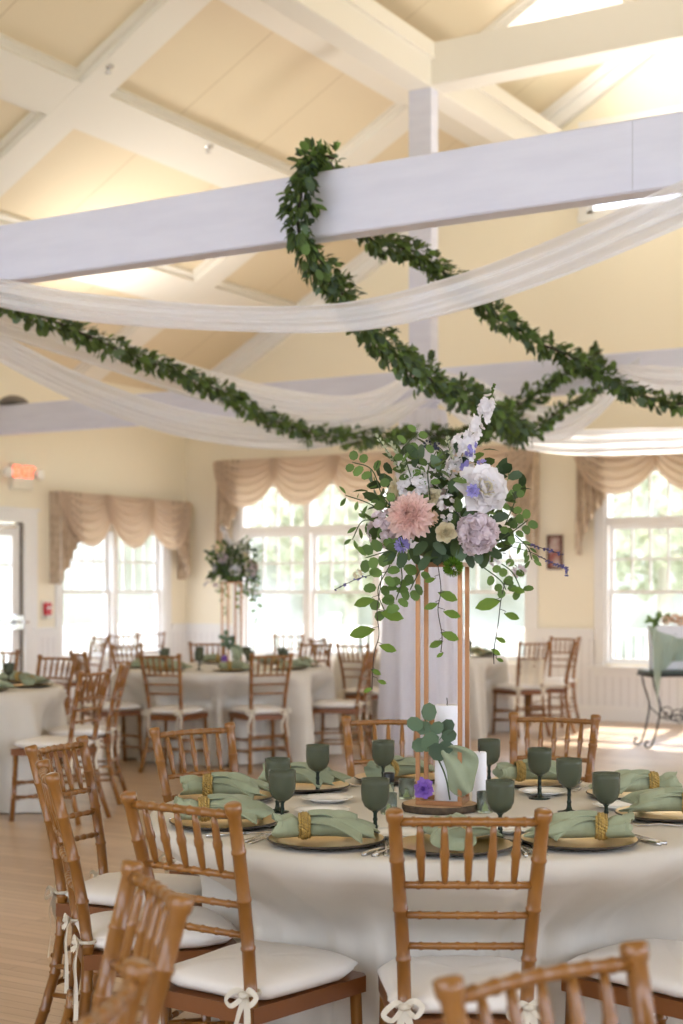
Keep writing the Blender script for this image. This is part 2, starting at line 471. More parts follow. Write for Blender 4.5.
# wainscot, cap rail, baseboards on the back wall
mb = MB()
for x0, x1, z1 in ((XL, W1[0]-.1, .97), (W1[0]-.1, W1[1]+.1, .5), (W1[1]+.1, W2[0]-.1, .97), (W2[0]-.1, W2[1]+.1, .5), (W2[1]+.1, XR, .97)):
    mb.box((x0, YB-.02, .15), (x1, YB, z1))
struct('wainscot_back', mb, M['bead'])
mb = MB()
for x0, x1 in ((XL+.02, W1[0]-.1), (W1[1]+.1, W2[0]-.1), (W2[1]+.1, XR)):
    mb.box((x0, YB-.05, .97), (x1, YB, 1.0)); mb.box((x0, YB-.03, .89), (x1, YB, .97))
struct('trim_%d' % nb, mb, M['white']); nb += 1
mb = MB(); mb.box((XL, YB-.035, 0), (XR, YB, .14)); mb.box((XL, YB-.028, .14), (XR, YB, .165)); struct('baseboard_back', mb, M['white'])
mb = MB()
for y0, y1, z1 in ((YN, DY[0]-.12, .97), (DY[1]+.12, LWY[0]-.1, .97), (LWY[0]-.1, LWY[1]+.1, .5), (LWY[1]+.1, YB, .97)):
    mb.box((XL, y0, .15), (XL+.02, y1, z1))
struct('wainscot_left', mb, M['beady'])
mb = MB()
for y0, y1 in ((YN, DY[0]-.12), (DY[1]+.12, LWY[0]-.1), (LWY[1]+.1, YB)):
    mb.box((XL, y0, .97), (XL+.05, y1, 1.0)); mb.box((XL, y0, .89), (XL+.03, y1, .97))
struct('trim_%d' % nb, mb, M['white']); nb += 1
mb = MB()
for y0, y1 in ((YN, DY[0]-.12), (DY[1]+.12, YB)): mb.box((XL, y0, 0), (XL+.035, y1, .14))
struct('baseboard_left', mb, M['white'])

# windows: one structure per window bank
def window(name, axis, face, a0, a1, n, z0, zs, z1, zt):
    """axis 'x': on the back wall; face = interior wall plane. transom between z1+bar and zt when zt"""
    root = empty(name); tag(root, kind='structure')
    def q(mb, u0, u1, d0, d1, z0_, z1_):     # d = depth into the wall, negative = into the room
        if axis == 'x': mb.box((u0, face+d0, z0_), (u1, face+d1, z1_))
        else: mb.box((face-d1, u0, z0_), (face-d0, u1, z1_))
    ztop = zt or z1
    mb = MB()
    q(mb, a0-.11, a0, -.02, .0, z0-.02, ztop); q(mb, a1, a1+.11, -.02, .0, z0-.02, ztop)
    q(mb, a0-.11, a1+.11, -.025, .0, ztop, ztop+.11)
    q(mb, a0-.16, a1+.16, -.07, .0, z0-.06, z0-.02); q(mb, a0-.11, a1+.11, -.022, 0, z0-.14, z0-.06)
    mb.build('casing', M['white'], root, smooth=False)
    mb = MB()
    q(mb, a0, a0+.035, 0, .15, z0, ztop); q(mb, a1-.035, a1, 0, .15, z0, ztop)
    q(mb, a0+.035, a1-.035, .002, .148, z0-.02, z0+.015); q(mb, a0+.035, a1-.035, .002, .148, ztop-.03, ztop)
    w = (a1-a0)/n
    for i in range(1, n): q(mb, a0+w*i-.045, a0+w*i+.045, -.006, .149, z0+.015, ztop-.03)
    if zt: q(mb, a0+.035, a1-.035, -.004, .147, z1, z1+.09)
    mb.build('frame', M['white'], root, smooth=False)
    for i in range(n):
        u0 = a0 + w*i + (.035 if i == 0 else .045); u1 = a0 + w*(i+1) - (.035 if i == n-1 else .045)
        mb = MB(); t = .04
        for (s0, s1, dd) in ((z0+.015, zs+.02, .05), (zs-.02, z1-.0, .09)):
            q(mb, u0, u0+t, dd, dd+.035, s0, s1); q(mb, u1-t, u1, dd, dd+.035, s0, s1)
            q(mb, u0+t, u1-t, dd, dd+.035, s0, s0+t); q(mb, u0+t, u1-t, dd, dd+.035, s1-t, s1)
        for k in (1, 2, 3):
            uu = u0+t+(u1-u0-2*t)*k/4
            q(mb, uu-.013, uu+.013, .098, .118, zs+.02, z1-t)
            if zt: q(mb, uu-.013, uu+.013, .09, .11, z1+.09, zt-.03)
        zm = (zs + z1)/2 - .005
        q(mb, u0+t, u1-t, .099, .117, zm-.013, zm+.013)
        sash = mb.build('sash', M['white'], root, smooth=False)
        mb = MB()
        q(mb, u0+t, u1-t, .065, .069, z0+.05, zs-.02); q(mb, u0+t, u1-t, .105, .109, zs+.02, z1-t)
        if zt: q(mb, u0, u1, .098, .102, z1+.09, zt-.03)
        mb.build('pane', M['pane'], sash, smooth=False)
    return root
window('window_1', 'x', YB, W1[0], W1[1], 4, WZ[0], 1.40, 2.12, WZ[1])
window('window_2', 'x', YB, W2[0], W2[1], 4, WZ[0], 1.40, 2.12, WZ[1])
window('window_3', 'y', XL, LWY[0], LWY[1], 2, LWZ[0], 1.40, LWZ[1], None)
# high gable window
root = empty('window_4'); tag(root, kind='structure')
mb = MB(); g0, g1, h0, h1 = GW
mb.box((g0-.1, YB-.06, h0-.08), (g1+.1, YB, h0)); mb.box((g0-.1, YB-.025, h0), (g0, YB, h1+.1)); mb.box((g1, YB-.025, h0), (g1+.1, YB, h1+.1)); mb.box((g0-.1, YB-.03, h1), (g1+.1, YB, h1+.1))
mb.build('casing', M['white'], root, smooth=False)
mb = MB()
for x in (g0, (g0+g1)/2-.03, g1-.06): mb.box((x, YB, h0), (x+.06, YB+.12, h1))
mb.box((g0, YB, h0), (g1, YB+.12, h0+.05)); mb.box((g0, YB, h1-.05), (g1, YB+.12, h1))
fr = mb.build('frame', M['white'], root, smooth=False)
mb = MB(); mb.box((g0, YB+.06, h0), (g1, YB+.065, h1)); mb.build('pane', M['pane'], fr, smooth=False)

# glazed door on the left wall
root = empty('door_1'); tag(root, kind='structure')
mb = MB()
mb.box((XL, DY[0]-.13, 0), (XL+.024, DY[0], DZ)); mb.box((XL, DY[1], 0), (XL+.024, DY[1]+.2, DZ)); mb.box((XL, DY[0]-.13, DZ), (XL+.025, DY[1]+.2, DZ+.13))
mb.box((XL, DY[0]-.15, DZ+.13), (XL+.05, DY[1]+.22, DZ+.16))
mb.build('casing', M['white'], root, smooth=False)
mb = MB(); st = .13
mb.box((XL-.08, DY[0]+.02, .02), (XL-.03, DY[0]+.02+st, DZ-.02)); mb.box((XL-.08, DY[1]-.02-st, .02), (XL-.03, DY[1]-.02, DZ-.02))
mb.box((XL-.079, DY[0]+.02+st, DZ-.15), (XL-.031, DY[1]-.02-st, DZ-.02)); mb.box((XL-.079, DY[0]+.02+st, .02), (XL-.031, DY[1]-.02-st, .28))
for k in (1, 2):
    yy = DY[0]+.15+(DY[1]-DY[0]-.3)*k/3
    mb.box((XL-.065, yy-.01, .28), (XL-.045, yy+.01, DZ-.15))
for zz in (.68, 1.7): mb.box((XL-.065, DY[0]+.1, zz-.01), (XL-.045, DY[1]-.1, zz+.01))
leafd = mb.build('door_leaf', M['white'], root, smooth=False)
mb = MB(); mb.box((XL-.058, DY[0]+.1, .28), (XL-.054, DY[1]-.1, DZ-.15)); mb.build('pane', M['pane'], leafd, smooth=False)
mb = MB(); mb.box((XL-.03, DY[0]+.1, 1.04), (XL+.0, DY[1]-.1, 1.09)); mb.cham((XL-.03, DY[1]-.16, .98), (XL+.04, DY[1]-.04, 1.15), .01)
mb.tube([(XL+.04, DY[1]-.1, 1.07), (XL+.09, DY[1]-.1, 1.07), (XL+.09, DY[1]-.02, 1.07)], .012)
mb.build('panic_bar', M['silver'], leafd, smooth=False)
mb = MB(); mb.box((XL-.1, DY[1]-.03, 0), (XL-.01, DY[1]-.005, DZ)); mb.build('door_seal', M['gap'], root, smooth=False)
mb = MB(); mb.box((XL-.03, DY[0]+.3, DZ-.11), (XL+.05, DY[0]+.62, DZ-.05)); mb.tube([(XL+.03, DY[0]+.6, DZ-.08), (XL+.12, DY[0]+.9, DZ-.06), (XL-.02, DY[1]-.1, DZ-.03)], .01)
mb.build('door_closer', M['silver'], leafd, smooth=False)

# porch outside
mb = MB(); mb.box((XL-3.2, YN, -.3), (XL-.16, YB+3.2, -.14)); mb.box((XL-.16, YB+.16, -.3), (XR+2, YB+3.2, -.14)); struct('porch_floor', mb, M['deck'])
def railing(p0, p1, label):
    root = empty('porch_railing'); tag(root, label, 'railing')
    p0, p1 = V(p0), V(p1); L = (p1-p0).length; d = (p1-p0)/L
    ang = math.atan2(d.y, d.x); mt = Matrix.Translation(p0) @ Matrix.Rotation(ang, 4, 'Z')
    mb = MB(); mb.box((0,-.04,.86), (L,.04,.91), mt); mb.build('top_rail', M['white'], root, smooth=False)
    mb = MB(); mb.box((0,-.03,.02), (L,.03,.07), mt); mb.build('bottom_rail', M['white'], root, smooth=False)
    mb = MB(); n = int(L/.13)
    for i in range(1, n):
        mb.box((i*L/n-.017,-.017,.07), (i*L/n+.017,.017,.86), mt)
    o = mb.build('baluster', M['white'], root, smooth=False); o['kind'] = 'stuff'
    k = max(2, int(L/3))
    for i in range(k+1):
        mb = MB(); mb.box((i*L/k-.06,-.06,-.13), (i*L/k+.06,.06,1.05), mt); mb.cham((i*L/k-.075,-.075,1.05), (i*L/k+.075,.075,1.09), .01, mt)
        mb.build('post', M['white'], root, smooth=False)
railing((XL-3.0, YB+3.0, 0), (XR+1.5, YB+3.0, 0), 'white balustrade railing of the porch seen through the back windows')
railing((XL-3.0, 2.0, 0), (XL-3.0, YB+2.9, 0), 'white balustrade railing of the porch seen through the left window and door')
mb = MB()
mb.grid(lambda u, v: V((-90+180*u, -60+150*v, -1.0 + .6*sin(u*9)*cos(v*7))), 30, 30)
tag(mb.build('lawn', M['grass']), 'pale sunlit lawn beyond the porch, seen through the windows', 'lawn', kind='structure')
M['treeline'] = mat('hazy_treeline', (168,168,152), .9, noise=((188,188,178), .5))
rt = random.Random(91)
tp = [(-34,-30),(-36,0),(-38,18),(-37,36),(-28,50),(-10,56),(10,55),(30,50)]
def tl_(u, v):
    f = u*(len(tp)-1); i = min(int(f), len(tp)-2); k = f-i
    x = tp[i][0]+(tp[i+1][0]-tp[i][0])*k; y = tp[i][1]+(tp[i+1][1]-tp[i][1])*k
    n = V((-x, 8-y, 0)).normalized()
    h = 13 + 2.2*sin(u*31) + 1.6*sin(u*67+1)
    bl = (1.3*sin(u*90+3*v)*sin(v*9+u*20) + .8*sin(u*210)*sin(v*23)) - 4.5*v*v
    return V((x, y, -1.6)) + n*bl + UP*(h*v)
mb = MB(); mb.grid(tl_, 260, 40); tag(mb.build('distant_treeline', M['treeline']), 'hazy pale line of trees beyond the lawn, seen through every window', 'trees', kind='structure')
def tree(x, y, h, r, label, seed):
    rr = random.Random(seed)
    root = empty('garden_tree', (x, y, -1.3)); tag(root, label, 'tree', 'trees in the garden outside')
    mb = MB()
    mb.tube([(0,0,0),(.1,0,h*.3),(.0,.1,h*.6),(0,0,h*.9)], [.28,.2,.12,.04], 9)
    for k in range(7):
        a = rr.uniform(0, 2*PI); z = h*rr.uniform(.35,.7)
        mb.tube([(0,0,z),(cos(a)*r*.4, sin(a)*r*.4, z+h*.12),(cos(a)*r*.8, sin(a)*r*.8, z+h*.2)], [.09,.05,.02], 6)
    mb.build('trunk', M['trunk'], root)
    mb = MB()
    for k in range(900):
        d = V((rr.gauss(0,1), rr.gauss(0,1), rr.gauss(0,1))).normalized()
        rad = r*(.55+.45*rr.random())
        p = V((d.x*rad, d.y*rad, h*.68 + d.z*h*.36*(.6+.4*rr.random())))
        mb.leaf(p, V((rr.uniform(-1,1),rr.uniform(-1,1),rr.uniform(-1,.4))), d, .55, .36, True)
    mb.build('crown', M['tree'], root)
tl = ['tall pale tree outside, seen through the left end of the back window bank', 'round tree outside behind the tall flower stand',
      'spreading tree outside the right back window', 'light green tree outside the left wall window', 'tree outside the glazed door at far left', 'bushy tree outside between the two back window banks']
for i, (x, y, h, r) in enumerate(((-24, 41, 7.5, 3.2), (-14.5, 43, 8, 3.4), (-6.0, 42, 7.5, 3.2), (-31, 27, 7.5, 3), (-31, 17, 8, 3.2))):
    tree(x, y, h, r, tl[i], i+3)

# ------------------------------------------------------------------ chair
def bamboo(mb, pts, r, step=.11, n=9, ends=True, amp=1.22, per=6, up=None):
    P = catmull(pts, per) if len(pts) > 2 else [V(p) for p in pts]
    # resample by length
    cum = [0]
    for a, c in zip(P, P[1:]): cum.append(cum[-1] + (c-a).length)
    L = cum[-1]
    def at(s):
        s = max(0, min(L, s))
        for i in range(len(cum)-1):
            if s <= cum[i+1] + 1e-9:
                t = (s-cum[i])/max(1e-9, cum[i+1]-cum[i]); return P[i].lerp(P[i+1], t)
        return P[-1]
    k = max(1, round(L/step)); ss = [(0, 1)]
    for i in range(1, k):
        c = L*i/k
        ss += [(c-.0055, .97), (c-.0025, amp), (c+.0025, amp), (c+.0055, .97)]
    ss.append((L, 1))
    if ends == 'knob': ss = ss[:-1] + [(L-.03, .95), (L-.022, 1.2), (L-.004, 1.25), (L, .9)]
    mb.tube([at(s) for s, _ in ss], [r*a for _, a in ss], n, up=up)

def make_chair():
    root = empty('chiavari_chair')
    wd = M['wood']
    for sx in (-1, 1):
        mb = MB()
        bamboo(mb, [(sx*.172,-.085,0),(sx*.150,-.02,.22),(sx*.137,0,.44),(sx*.142,-.022,.62),(sx*.154,-.06,.78),(sx*.163,-.098,.925)], .0165, .115, 10, 'knob', 1.1)
        mb.build('rear_post', wd, root)
    for sx in (-1, 1):
        mb = MB(); bamboo(mb, [(sx*.186,.385,0),(sx*.178,.372,.2),(sx*.172,.365,.41)], .0155, .13, 10)
        mb.build('front_leg', wd, root)
    def post(z):  # rear post axis at height z (upper)
        K = [(.44,.137,0),(.62,.142,-.022),(.78,.154,-.06),(.925,.163,-.098)]
        for a, c in zip(K, K[1:]):
            if z <= c[0]:
                t = (z-a[0])/(c[0]-a[0]); return a[1]+(c[1]-a[1])*t, a[2]+(c[2]-a[2])*t
        return K[-1][1:]
    for z, r, nm in ((.897,.0105,'top_rail'),(.752,.009,'back_rail'),(.682,.0085,'back_rail'),(.610,.0085,'back_rail')):
        x, y = post(z); mb = MB()
        bamboo(mb, [(-x, y, z),(-x*.5, y-.012, z+.002),(0, y-.016, z+.003),(x*.5, y-.012, z+.002),(x, y, z)], r, .042, 8, amp=1.16)
        mb.build(nm, wd, root)
    x1, y1 = post(.897); x0, y0 = post(.752)
    for i in range(5):
        t = (i-2)/3.0
        dy = -.016*(1-t*t)
        a = V((x0*t, y0+dy, .752)); c = V((x1*t, y1+dy, .897))
        mb = MB(); mb.tube([a.lerp(c, s) for s in (0,.2,.42,.47,.53,.58,.8,1)], [.0055,.0085,.0095,.0115,.0115,.0095,.0085,.0055], 8)
        mb.build('spindle', wd, root)
    mb = MB()
    poly = [(-.155,-.012),(.155,-.012),(.19,.385),(.17,.405),(-.17,.405),(-.19,.385)]
    mb.prism(poly, .04, Matrix.Translation((0,0,.402)))
    mb.build('seat_frame', M['seatwood'], root, smooth=False)
    for z in (.13, .22):
        mb = MB(); bamboo(mb, [(-.182,.378,z),(.182,.378,z)], .0085, .06, 8); mb.build('stretcher', wd, root)
    for sx in (-1, 1):
        for z in (.16, .25):
            mb = MB(); bamboo(mb, [(sx*.155,-.03,z),(sx*.181,.377,z-.01)], .0085, .065, 8); mb.build('stretcher', wd, root)
    for z in (.19, .28):
        mb = MB(); bamboo(mb, [(-.152,-.025,z),(.152,-.025,z)], .0085, .06, 8); mb.build('stretcher', wd, root)
    # cushion
    def cush(u, v):
        # u around, v from bottom centre over the rim to top centre
        a = 2*PI*u
        ca, sa = cos(a), sin(a)
        e = .42
        cx = math.copysign(abs(ca)**e, ca); sy = math.copysign(abs(sa)**e, sa)
        wav = .004*sin(9*a) + .003*sin(5*a+1)
        if v < .5:
            t = v/.5; s = t; z = .444 + .004*math.sin(t*PI)
            if t > .85: z += .012*((t-.85)/.15)
        else:
            t = (1-v)/.5; s = t; z = .502 - .028*t**5 + .004*sin(6*a)*t*(1-t)
            if t > .999: z = .47
        s = s if s < .97 else s
        hw = .198 - .022*(1-(sy+1)/2)
        return V((cx*s*(hw+wav), .197 + sy*s*(.212+wav), z))
    mb = MB(); mb.grid(cush, 40, 18)
    cu = mb.build('seat_cushion', M['cushion'], root)
    for sx in (-1, 1):
        mb = MB(); c = V((sx*.139, -.022, .475))
        rr = random.Random(5+sx)
        def ribbon(pts, w, tw=0):
            P = catmull(pts, 6)
            vs = []
            for i, p in enumerate(P):
                t = (P[min(i+1,len(P)-1)]-P[max(i-1,0)]).normalized()
                sd = t.cross(V((0,-1,.15))).normalized()
                k = i/(len(P)-1)
                sd = (sd*cos(tw*k) + V((0,1,0))*sin(tw*k))
                vs += [p+sd*w*.5, p-sd*w*.5]
            mb.add(vs, [(2*i, 2*i+1, 2*i+3, 2*i+2) for i in range(len(P)-1)])
        # band round the post, two loops, two tails
        mb.tube([c+V((.02*cos(a), .021+.02*sin(a), 0)) for a in [k*2*PI/12 for k in range(13)]], .005, 6, cap=False)
        ribbon([c, c+V((-.02,-.014,.010)), c+V((-.046,-.017,-.014)), c+V((-.026,-.02,-.026)), c], .013, .4)
        ribbon([c, c+V((.022,-.014,.016)), c+V((.040,-.012,.0)), c+V((.024,-.02,-.018)), c], .013, -.4)
        ribbon([c, c+V((-.012,-.014,-.05)), c+V((-.03,-.008,-.11)), c+V((-.022,-.012,-.17))], .017, .8)
        ribbon([c, c+V((.014,-.012,-.05)), c+V((.012,-.01,-.12)), c+V((.026,-.012,-.20))], .017, -.7)
        mb.tube([c+V((-.012,-.006,0)), c+V((0,-.012,0)), c+V((.012,-.006,0))], [.006,.009,.006], 7)
        mb.build('cushion_tie', M['ribbon'], cu)
    return root
CHAIR = make_chair(); freeze(CHAIR)
tag(CHAIR, cat='chair')
_first = [True]
def chair(cx_, cd, face, label, group):
    """cx_, cd: camera-frame position of the centre of the back's top rail; face: world direction it faces"""
    p = cw(cx_, cd) + face*.095
    rz = math.atan2(-face.x, face.y)
    if _first[0]:
        o = CHAIR; _first[0] = False; o.location = p; o.rotation_euler = (0,0,rz); o['label'] = label; o['group'] = group
    else:
        o = dup(CHAIR, p, rz, label, group)
    return o, p
def toward(cx_, cd, tx, td, turn=0):
    v = cdir(tx-cx_, td-cd)
    return Matrix.Rotation(math.radians(turn), 3, 'Z') @ v

# ------------------------------------------------------------------ tables
TZ = .76
def table(cx_, cd, R, chairs, label, clabel, seed, group='round tables', dents=True):
    c = cw(cx_, cd)
    rr = random.Random(seed)
    t = empty('round_table', c); tag(t, label, 'table', group)
    mb = MB(); mb.lathe([(0.001,TZ-.03),(R-.02,TZ-.03),(R-.005,TZ-.02),(R-.005,TZ-.012),(R-.02,TZ-.006),(0.001,TZ-.006)], 48)
    mb.build('tabletop', M['cutwood'], t)
    for k in range(4):
        a = PI/4 + k*PI/2; mb = MB(); q = R*.42
        mb.tube([(q*cos(a), q*sin(a), 0), (q*cos(a), q*sin(a), TZ-.03)], .016, 8); mb.build('leg', M['iron'], t)
    angs = []
    for (p) in chairs:
        v = p - c; angs.append((math.atan2(v.y, v.x), v.length))
    ph = [rr.uniform(0, 2*PI) for _ in range(6)]
    nf = rr.choice((13, 14, 15))
    def rad(w, k):      # k 0 at table edge .. 1 at floor
        f = .5*sin(nf*w+ph[0]) + .3*sin((nf*2+3)*w+ph[1]) + .28*sin(7*w+ph[2]) + .16*sin(37*w+ph[3]) + .55*(.6-abs(sin(8.5*w+ph[4]+.5*k))**.6)*min(1, k*2)
        r = R + .012 + (.055*k + .012)*1.0 + f*(.018+.078*k**.8)
        for a, L in angs:
            d = abs((w-a+PI) % (2*PI) - PI)
            lim = L - .465
            if lim < r and d < .64:
                s = 1 - max(0, min(1, (d-.25)/.2)); s = s*s*(3-2*s)
                kk = min(1, k/.34)
                kk = kk*kk*(3-2*kk)
                r = r - (r-lim-f*.055*k)*s*kk
        return r
    mb = MB(); n = 288; rows = 26
    prof = [(0.0,0),(R*.5,0),(R*.9,0),(R-.012,0)]
    vs = []; 
    for (r, _) in prof:
        for k in range(n):
            w = 2*PI*k/n; vs.append((max(r,1e-4)*cos(w), max(r,1e-4)*sin(w), TZ+.003))
    for k in range(n):
        w = 2*PI*k/n; vs.append(((R+.002)*cos(w), (R+.002)*sin(w), TZ-.002))
    for j in range(1, rows+1):
        kk = j/rows
        z = TZ-.008-(TZ-.016)*kk
        for k in range(n):
            w = 2*PI*k/n; r = rad(w, kk) if j > 1 else R+.010
            vs.append((r*cos(w), r*sin(w), z))
    m = len(prof)+1+rows
    mb.add(vs, [(i*n+k, i*n+(k+1)%n, (i+1)*n+(k+1)%n, (i+1)*n+k) for i in range(m-1) for k in range(n)])
    o = mb.build('tablecloth', M['linen'], loc=c); tag(o, clabel, 'tablecloth', 'ivory floor length tablecloths')
    return c

# near table
NT = (.288, 4.38); NR = .84
GN = 'gold bamboo-style chairs around the nearest table'
near = [
    (.278, 3.275, 0, 'gold chair with its back square to the camera at the front of the nearest table'),
    (-.375, 3.47, 0, 'gold chair turned three-quarters at left front of the nearest table, bow on right post'),
    (-.80, 4.08, 0, 'gold chair seen edge-on at far left, nearer of the two overlapping chairs'),
    (-.907, 4.79, 0, 'gold chair behind the edge-on one at far left, cushion and three back rungs showing'),
    (-.53, 5.35, 0, 'gold chair on the far left side of the nearest table behind the left goblets'),
    (.18, 5.75, 0, 'gold chair at the back of the nearest table, just left of the flower stand'),
    (.83, 5.85, 0, 'gold chair at the back of the nearest table, right of the flower stand'),
    (1.00, 3.50, 0, 'gold chair at the right front of the nearest table, only seat and legs in view'),
]
pos = []
for x, d, tn, lab in near:
    o, p = chair(x, d, toward(x, d, *NT, tn), lab, GN); pos.append(p)
table(NT[0], NT[1], NR, pos, 'round table under an ivory cloth, the nearest table with the tall pastel flowers', 'ivory tablecloth draped to the floor on the nearest table', 3)
# foreground chairs
GF = 'out of focus chairs nearest the camera'
chair(.265, 1.945, cdir(.19*.8, -.27*.8) , 'blurred gold chair back cut off by the bottom edge at right, nearest the camera', GF)
chair(-.31, 2.50, cdir(-.33, -.13), 'blurred gold chair back seen at a steep angle at bottom left, farther of two', GF)
chair(-.295, 1.77, cdir(-.3, .063), 'blurred gold chair rail with a bright highlight in the bottom left corner', GF)

# table 2 (middle left)
T2 = (-.995, 12.7)
G2 = 'gold chairs around the middle table'
mid = [
    (-1.40, 11.55, 'gold chair with its back to the camera at the left front of the middle table', None),
    (-.54, 11.6, 'gold chair with its back to the camera at the right front of the middle table', None),
    (.25, 12.4, 'gold chair at the right side of the middle table facing left', None),
    (-.24, 14.1, 'gold chair at the far right of the middle table behind the green napkins', None),
    (-1.28, 14.3, 'gold chair on the far side of the middle table behind its flower stand', None),
    (-1.98, 13.8, 'gold chair on the far left side of the middle table', None),
    (-2.12, 12.05, 'gold chair at the left side of the middle table, back rungs seen obliquely', None),
]
pos2 = []
for x, d, lab, f in mid:
    o, p = chair(x, d, toward(x, d, *T2), lab, G2); pos2.append(p)
C2 = table(T2[0], T2[1], .90, pos2, 'round table under an ivory cloth left of centre', 'ivory tablecloth draped over the middle table with the second flower stand', 5)
# table 3 (left edge)
T3 = (-2.72, 10.05)
G3 = 'gold chairs around the table cut off at the left edge'
left = [
    (-1.50, 9.15, 'gold chair with its cushion pushed against the white cloth of the left edge table'),
    (-1.45, 10.05, 'gold chair seen edge-on with a white bow tail, right of the left edge table'),
    (-2.13, 11.25, 'gold chair facing the camera across the far side of the left edge table'),
    (-2.82, 12.3, 'gold chair at the far left edge of the photo, turned obliquely behind the left table'),
]
pos3 = []
for x, d, lab in left:
    o, p = chair(x, d, toward(x, d, *T3, 14 if d < 9.5 else 0), lab, G3); pos3.append(p)
C3 = table(T3[0], T3[1], .84, pos3, 'round table under an ivory cloth cut off by the left edge', 'ivory tablecloth on the table at the left edge of the photo', 9)
# table 4 (behind the column)
T4 = (.79, 15.0)
G4 = 'gold chairs around the table behind the draped column'
far4 = [
    (1.86, 14.45, 'gold chair right of the draped column with an added sunlit patch on its back'),
    (2.33, 14.95, 'gold chair farthest right beside the back wall, seen edge-on'),
    (2.38, 15.95, 'gold chair behind the sunlit one, close to the white wainscot'),
]
pos4 = []
far4 += [(-.25, 15.5, 'gold chair by the back window, seen obliquely left of the draped column'), (.10, 13.85, 'gold chair just left of the draped column, lit by the window')]
fx = [cdir(-.4,.92), cdir(-1,.12), cdir(-.55,-.83), toward(-.25,15.5,*T4), toward(.10,13.85,*T4)]
for (x, d, lab), f in zip(far4, fx):
    o, p = chair(x, d, f, lab, G4); pos4.append(p)
C4 = table(T4[0], T4[1], .84, pos4, 'round table under an ivory cloth partly hidden behind the white draped column', 'ivory tablecloth right of the white draped column', 12)
# loose chairs along the far windows
GW5 = 'gold chairs standing by the far windows'
for x, d, tx, td, lab in [
    (-2.60, 16.2, -3.4, 15.6, 'gold chair seen edge-on in front of the left wall window'),
    (-2.45, 16.9, -2.45, 14.0, 'gold chair facing the camera in front of the left window, left of its neighbour'),
    (-2.28, 17.9, -2.2, 14.0, 'gold chair near the room corner, farthest left in front of the window'),
    (-.60, 16.9, -.6, 14.5, 'gold chair against the back window, behind the right side of the middle table'),
    (2.55, 16.1, 1.8, 15.9, 'gold chair turned sideways against the wainscot between the windows'),
]:
    if lab.startswith('gold chair turned sideways'): continue
    chair(x, d, cdir(tx-x, td-d), lab, GW5)

# added white sheet standing in for sun glare on this chair's lower back
pc = cw(1.86, 14.45) + cdir(-.4,.92)*.095
mb = MB()
mb.grid(lambda u, v: V((-.135+.27*u, -.075 + .012*sin(u*14) + (.03*v), .74-.24*v + .006*sin(u*9))), 20, 8)
mb.grid(lambda u, v: V((-.135+.27*u, -.03 + .008*sin(u*11) , .74-.12*v + .006*sin(u*9))), 20, 5)
mb.grid(lambda u, v: V((-.135+.27*u, -.075 + .045*v + .012*sin(u*14)*(1-v), .74 + .02*sin(v*PI) + .006*sin(u*9))), 20, 5)
_f = cdir(-.4,.92)
o = mb.build('sun_patch_sheet', M['ribbon'], loc=pc); o.rotation_euler[2] = math.atan2(-_f.x, _f.y)
tag(o, 'white sheet added as the sunlit bright patch on the chair right of the column', 'cloth')
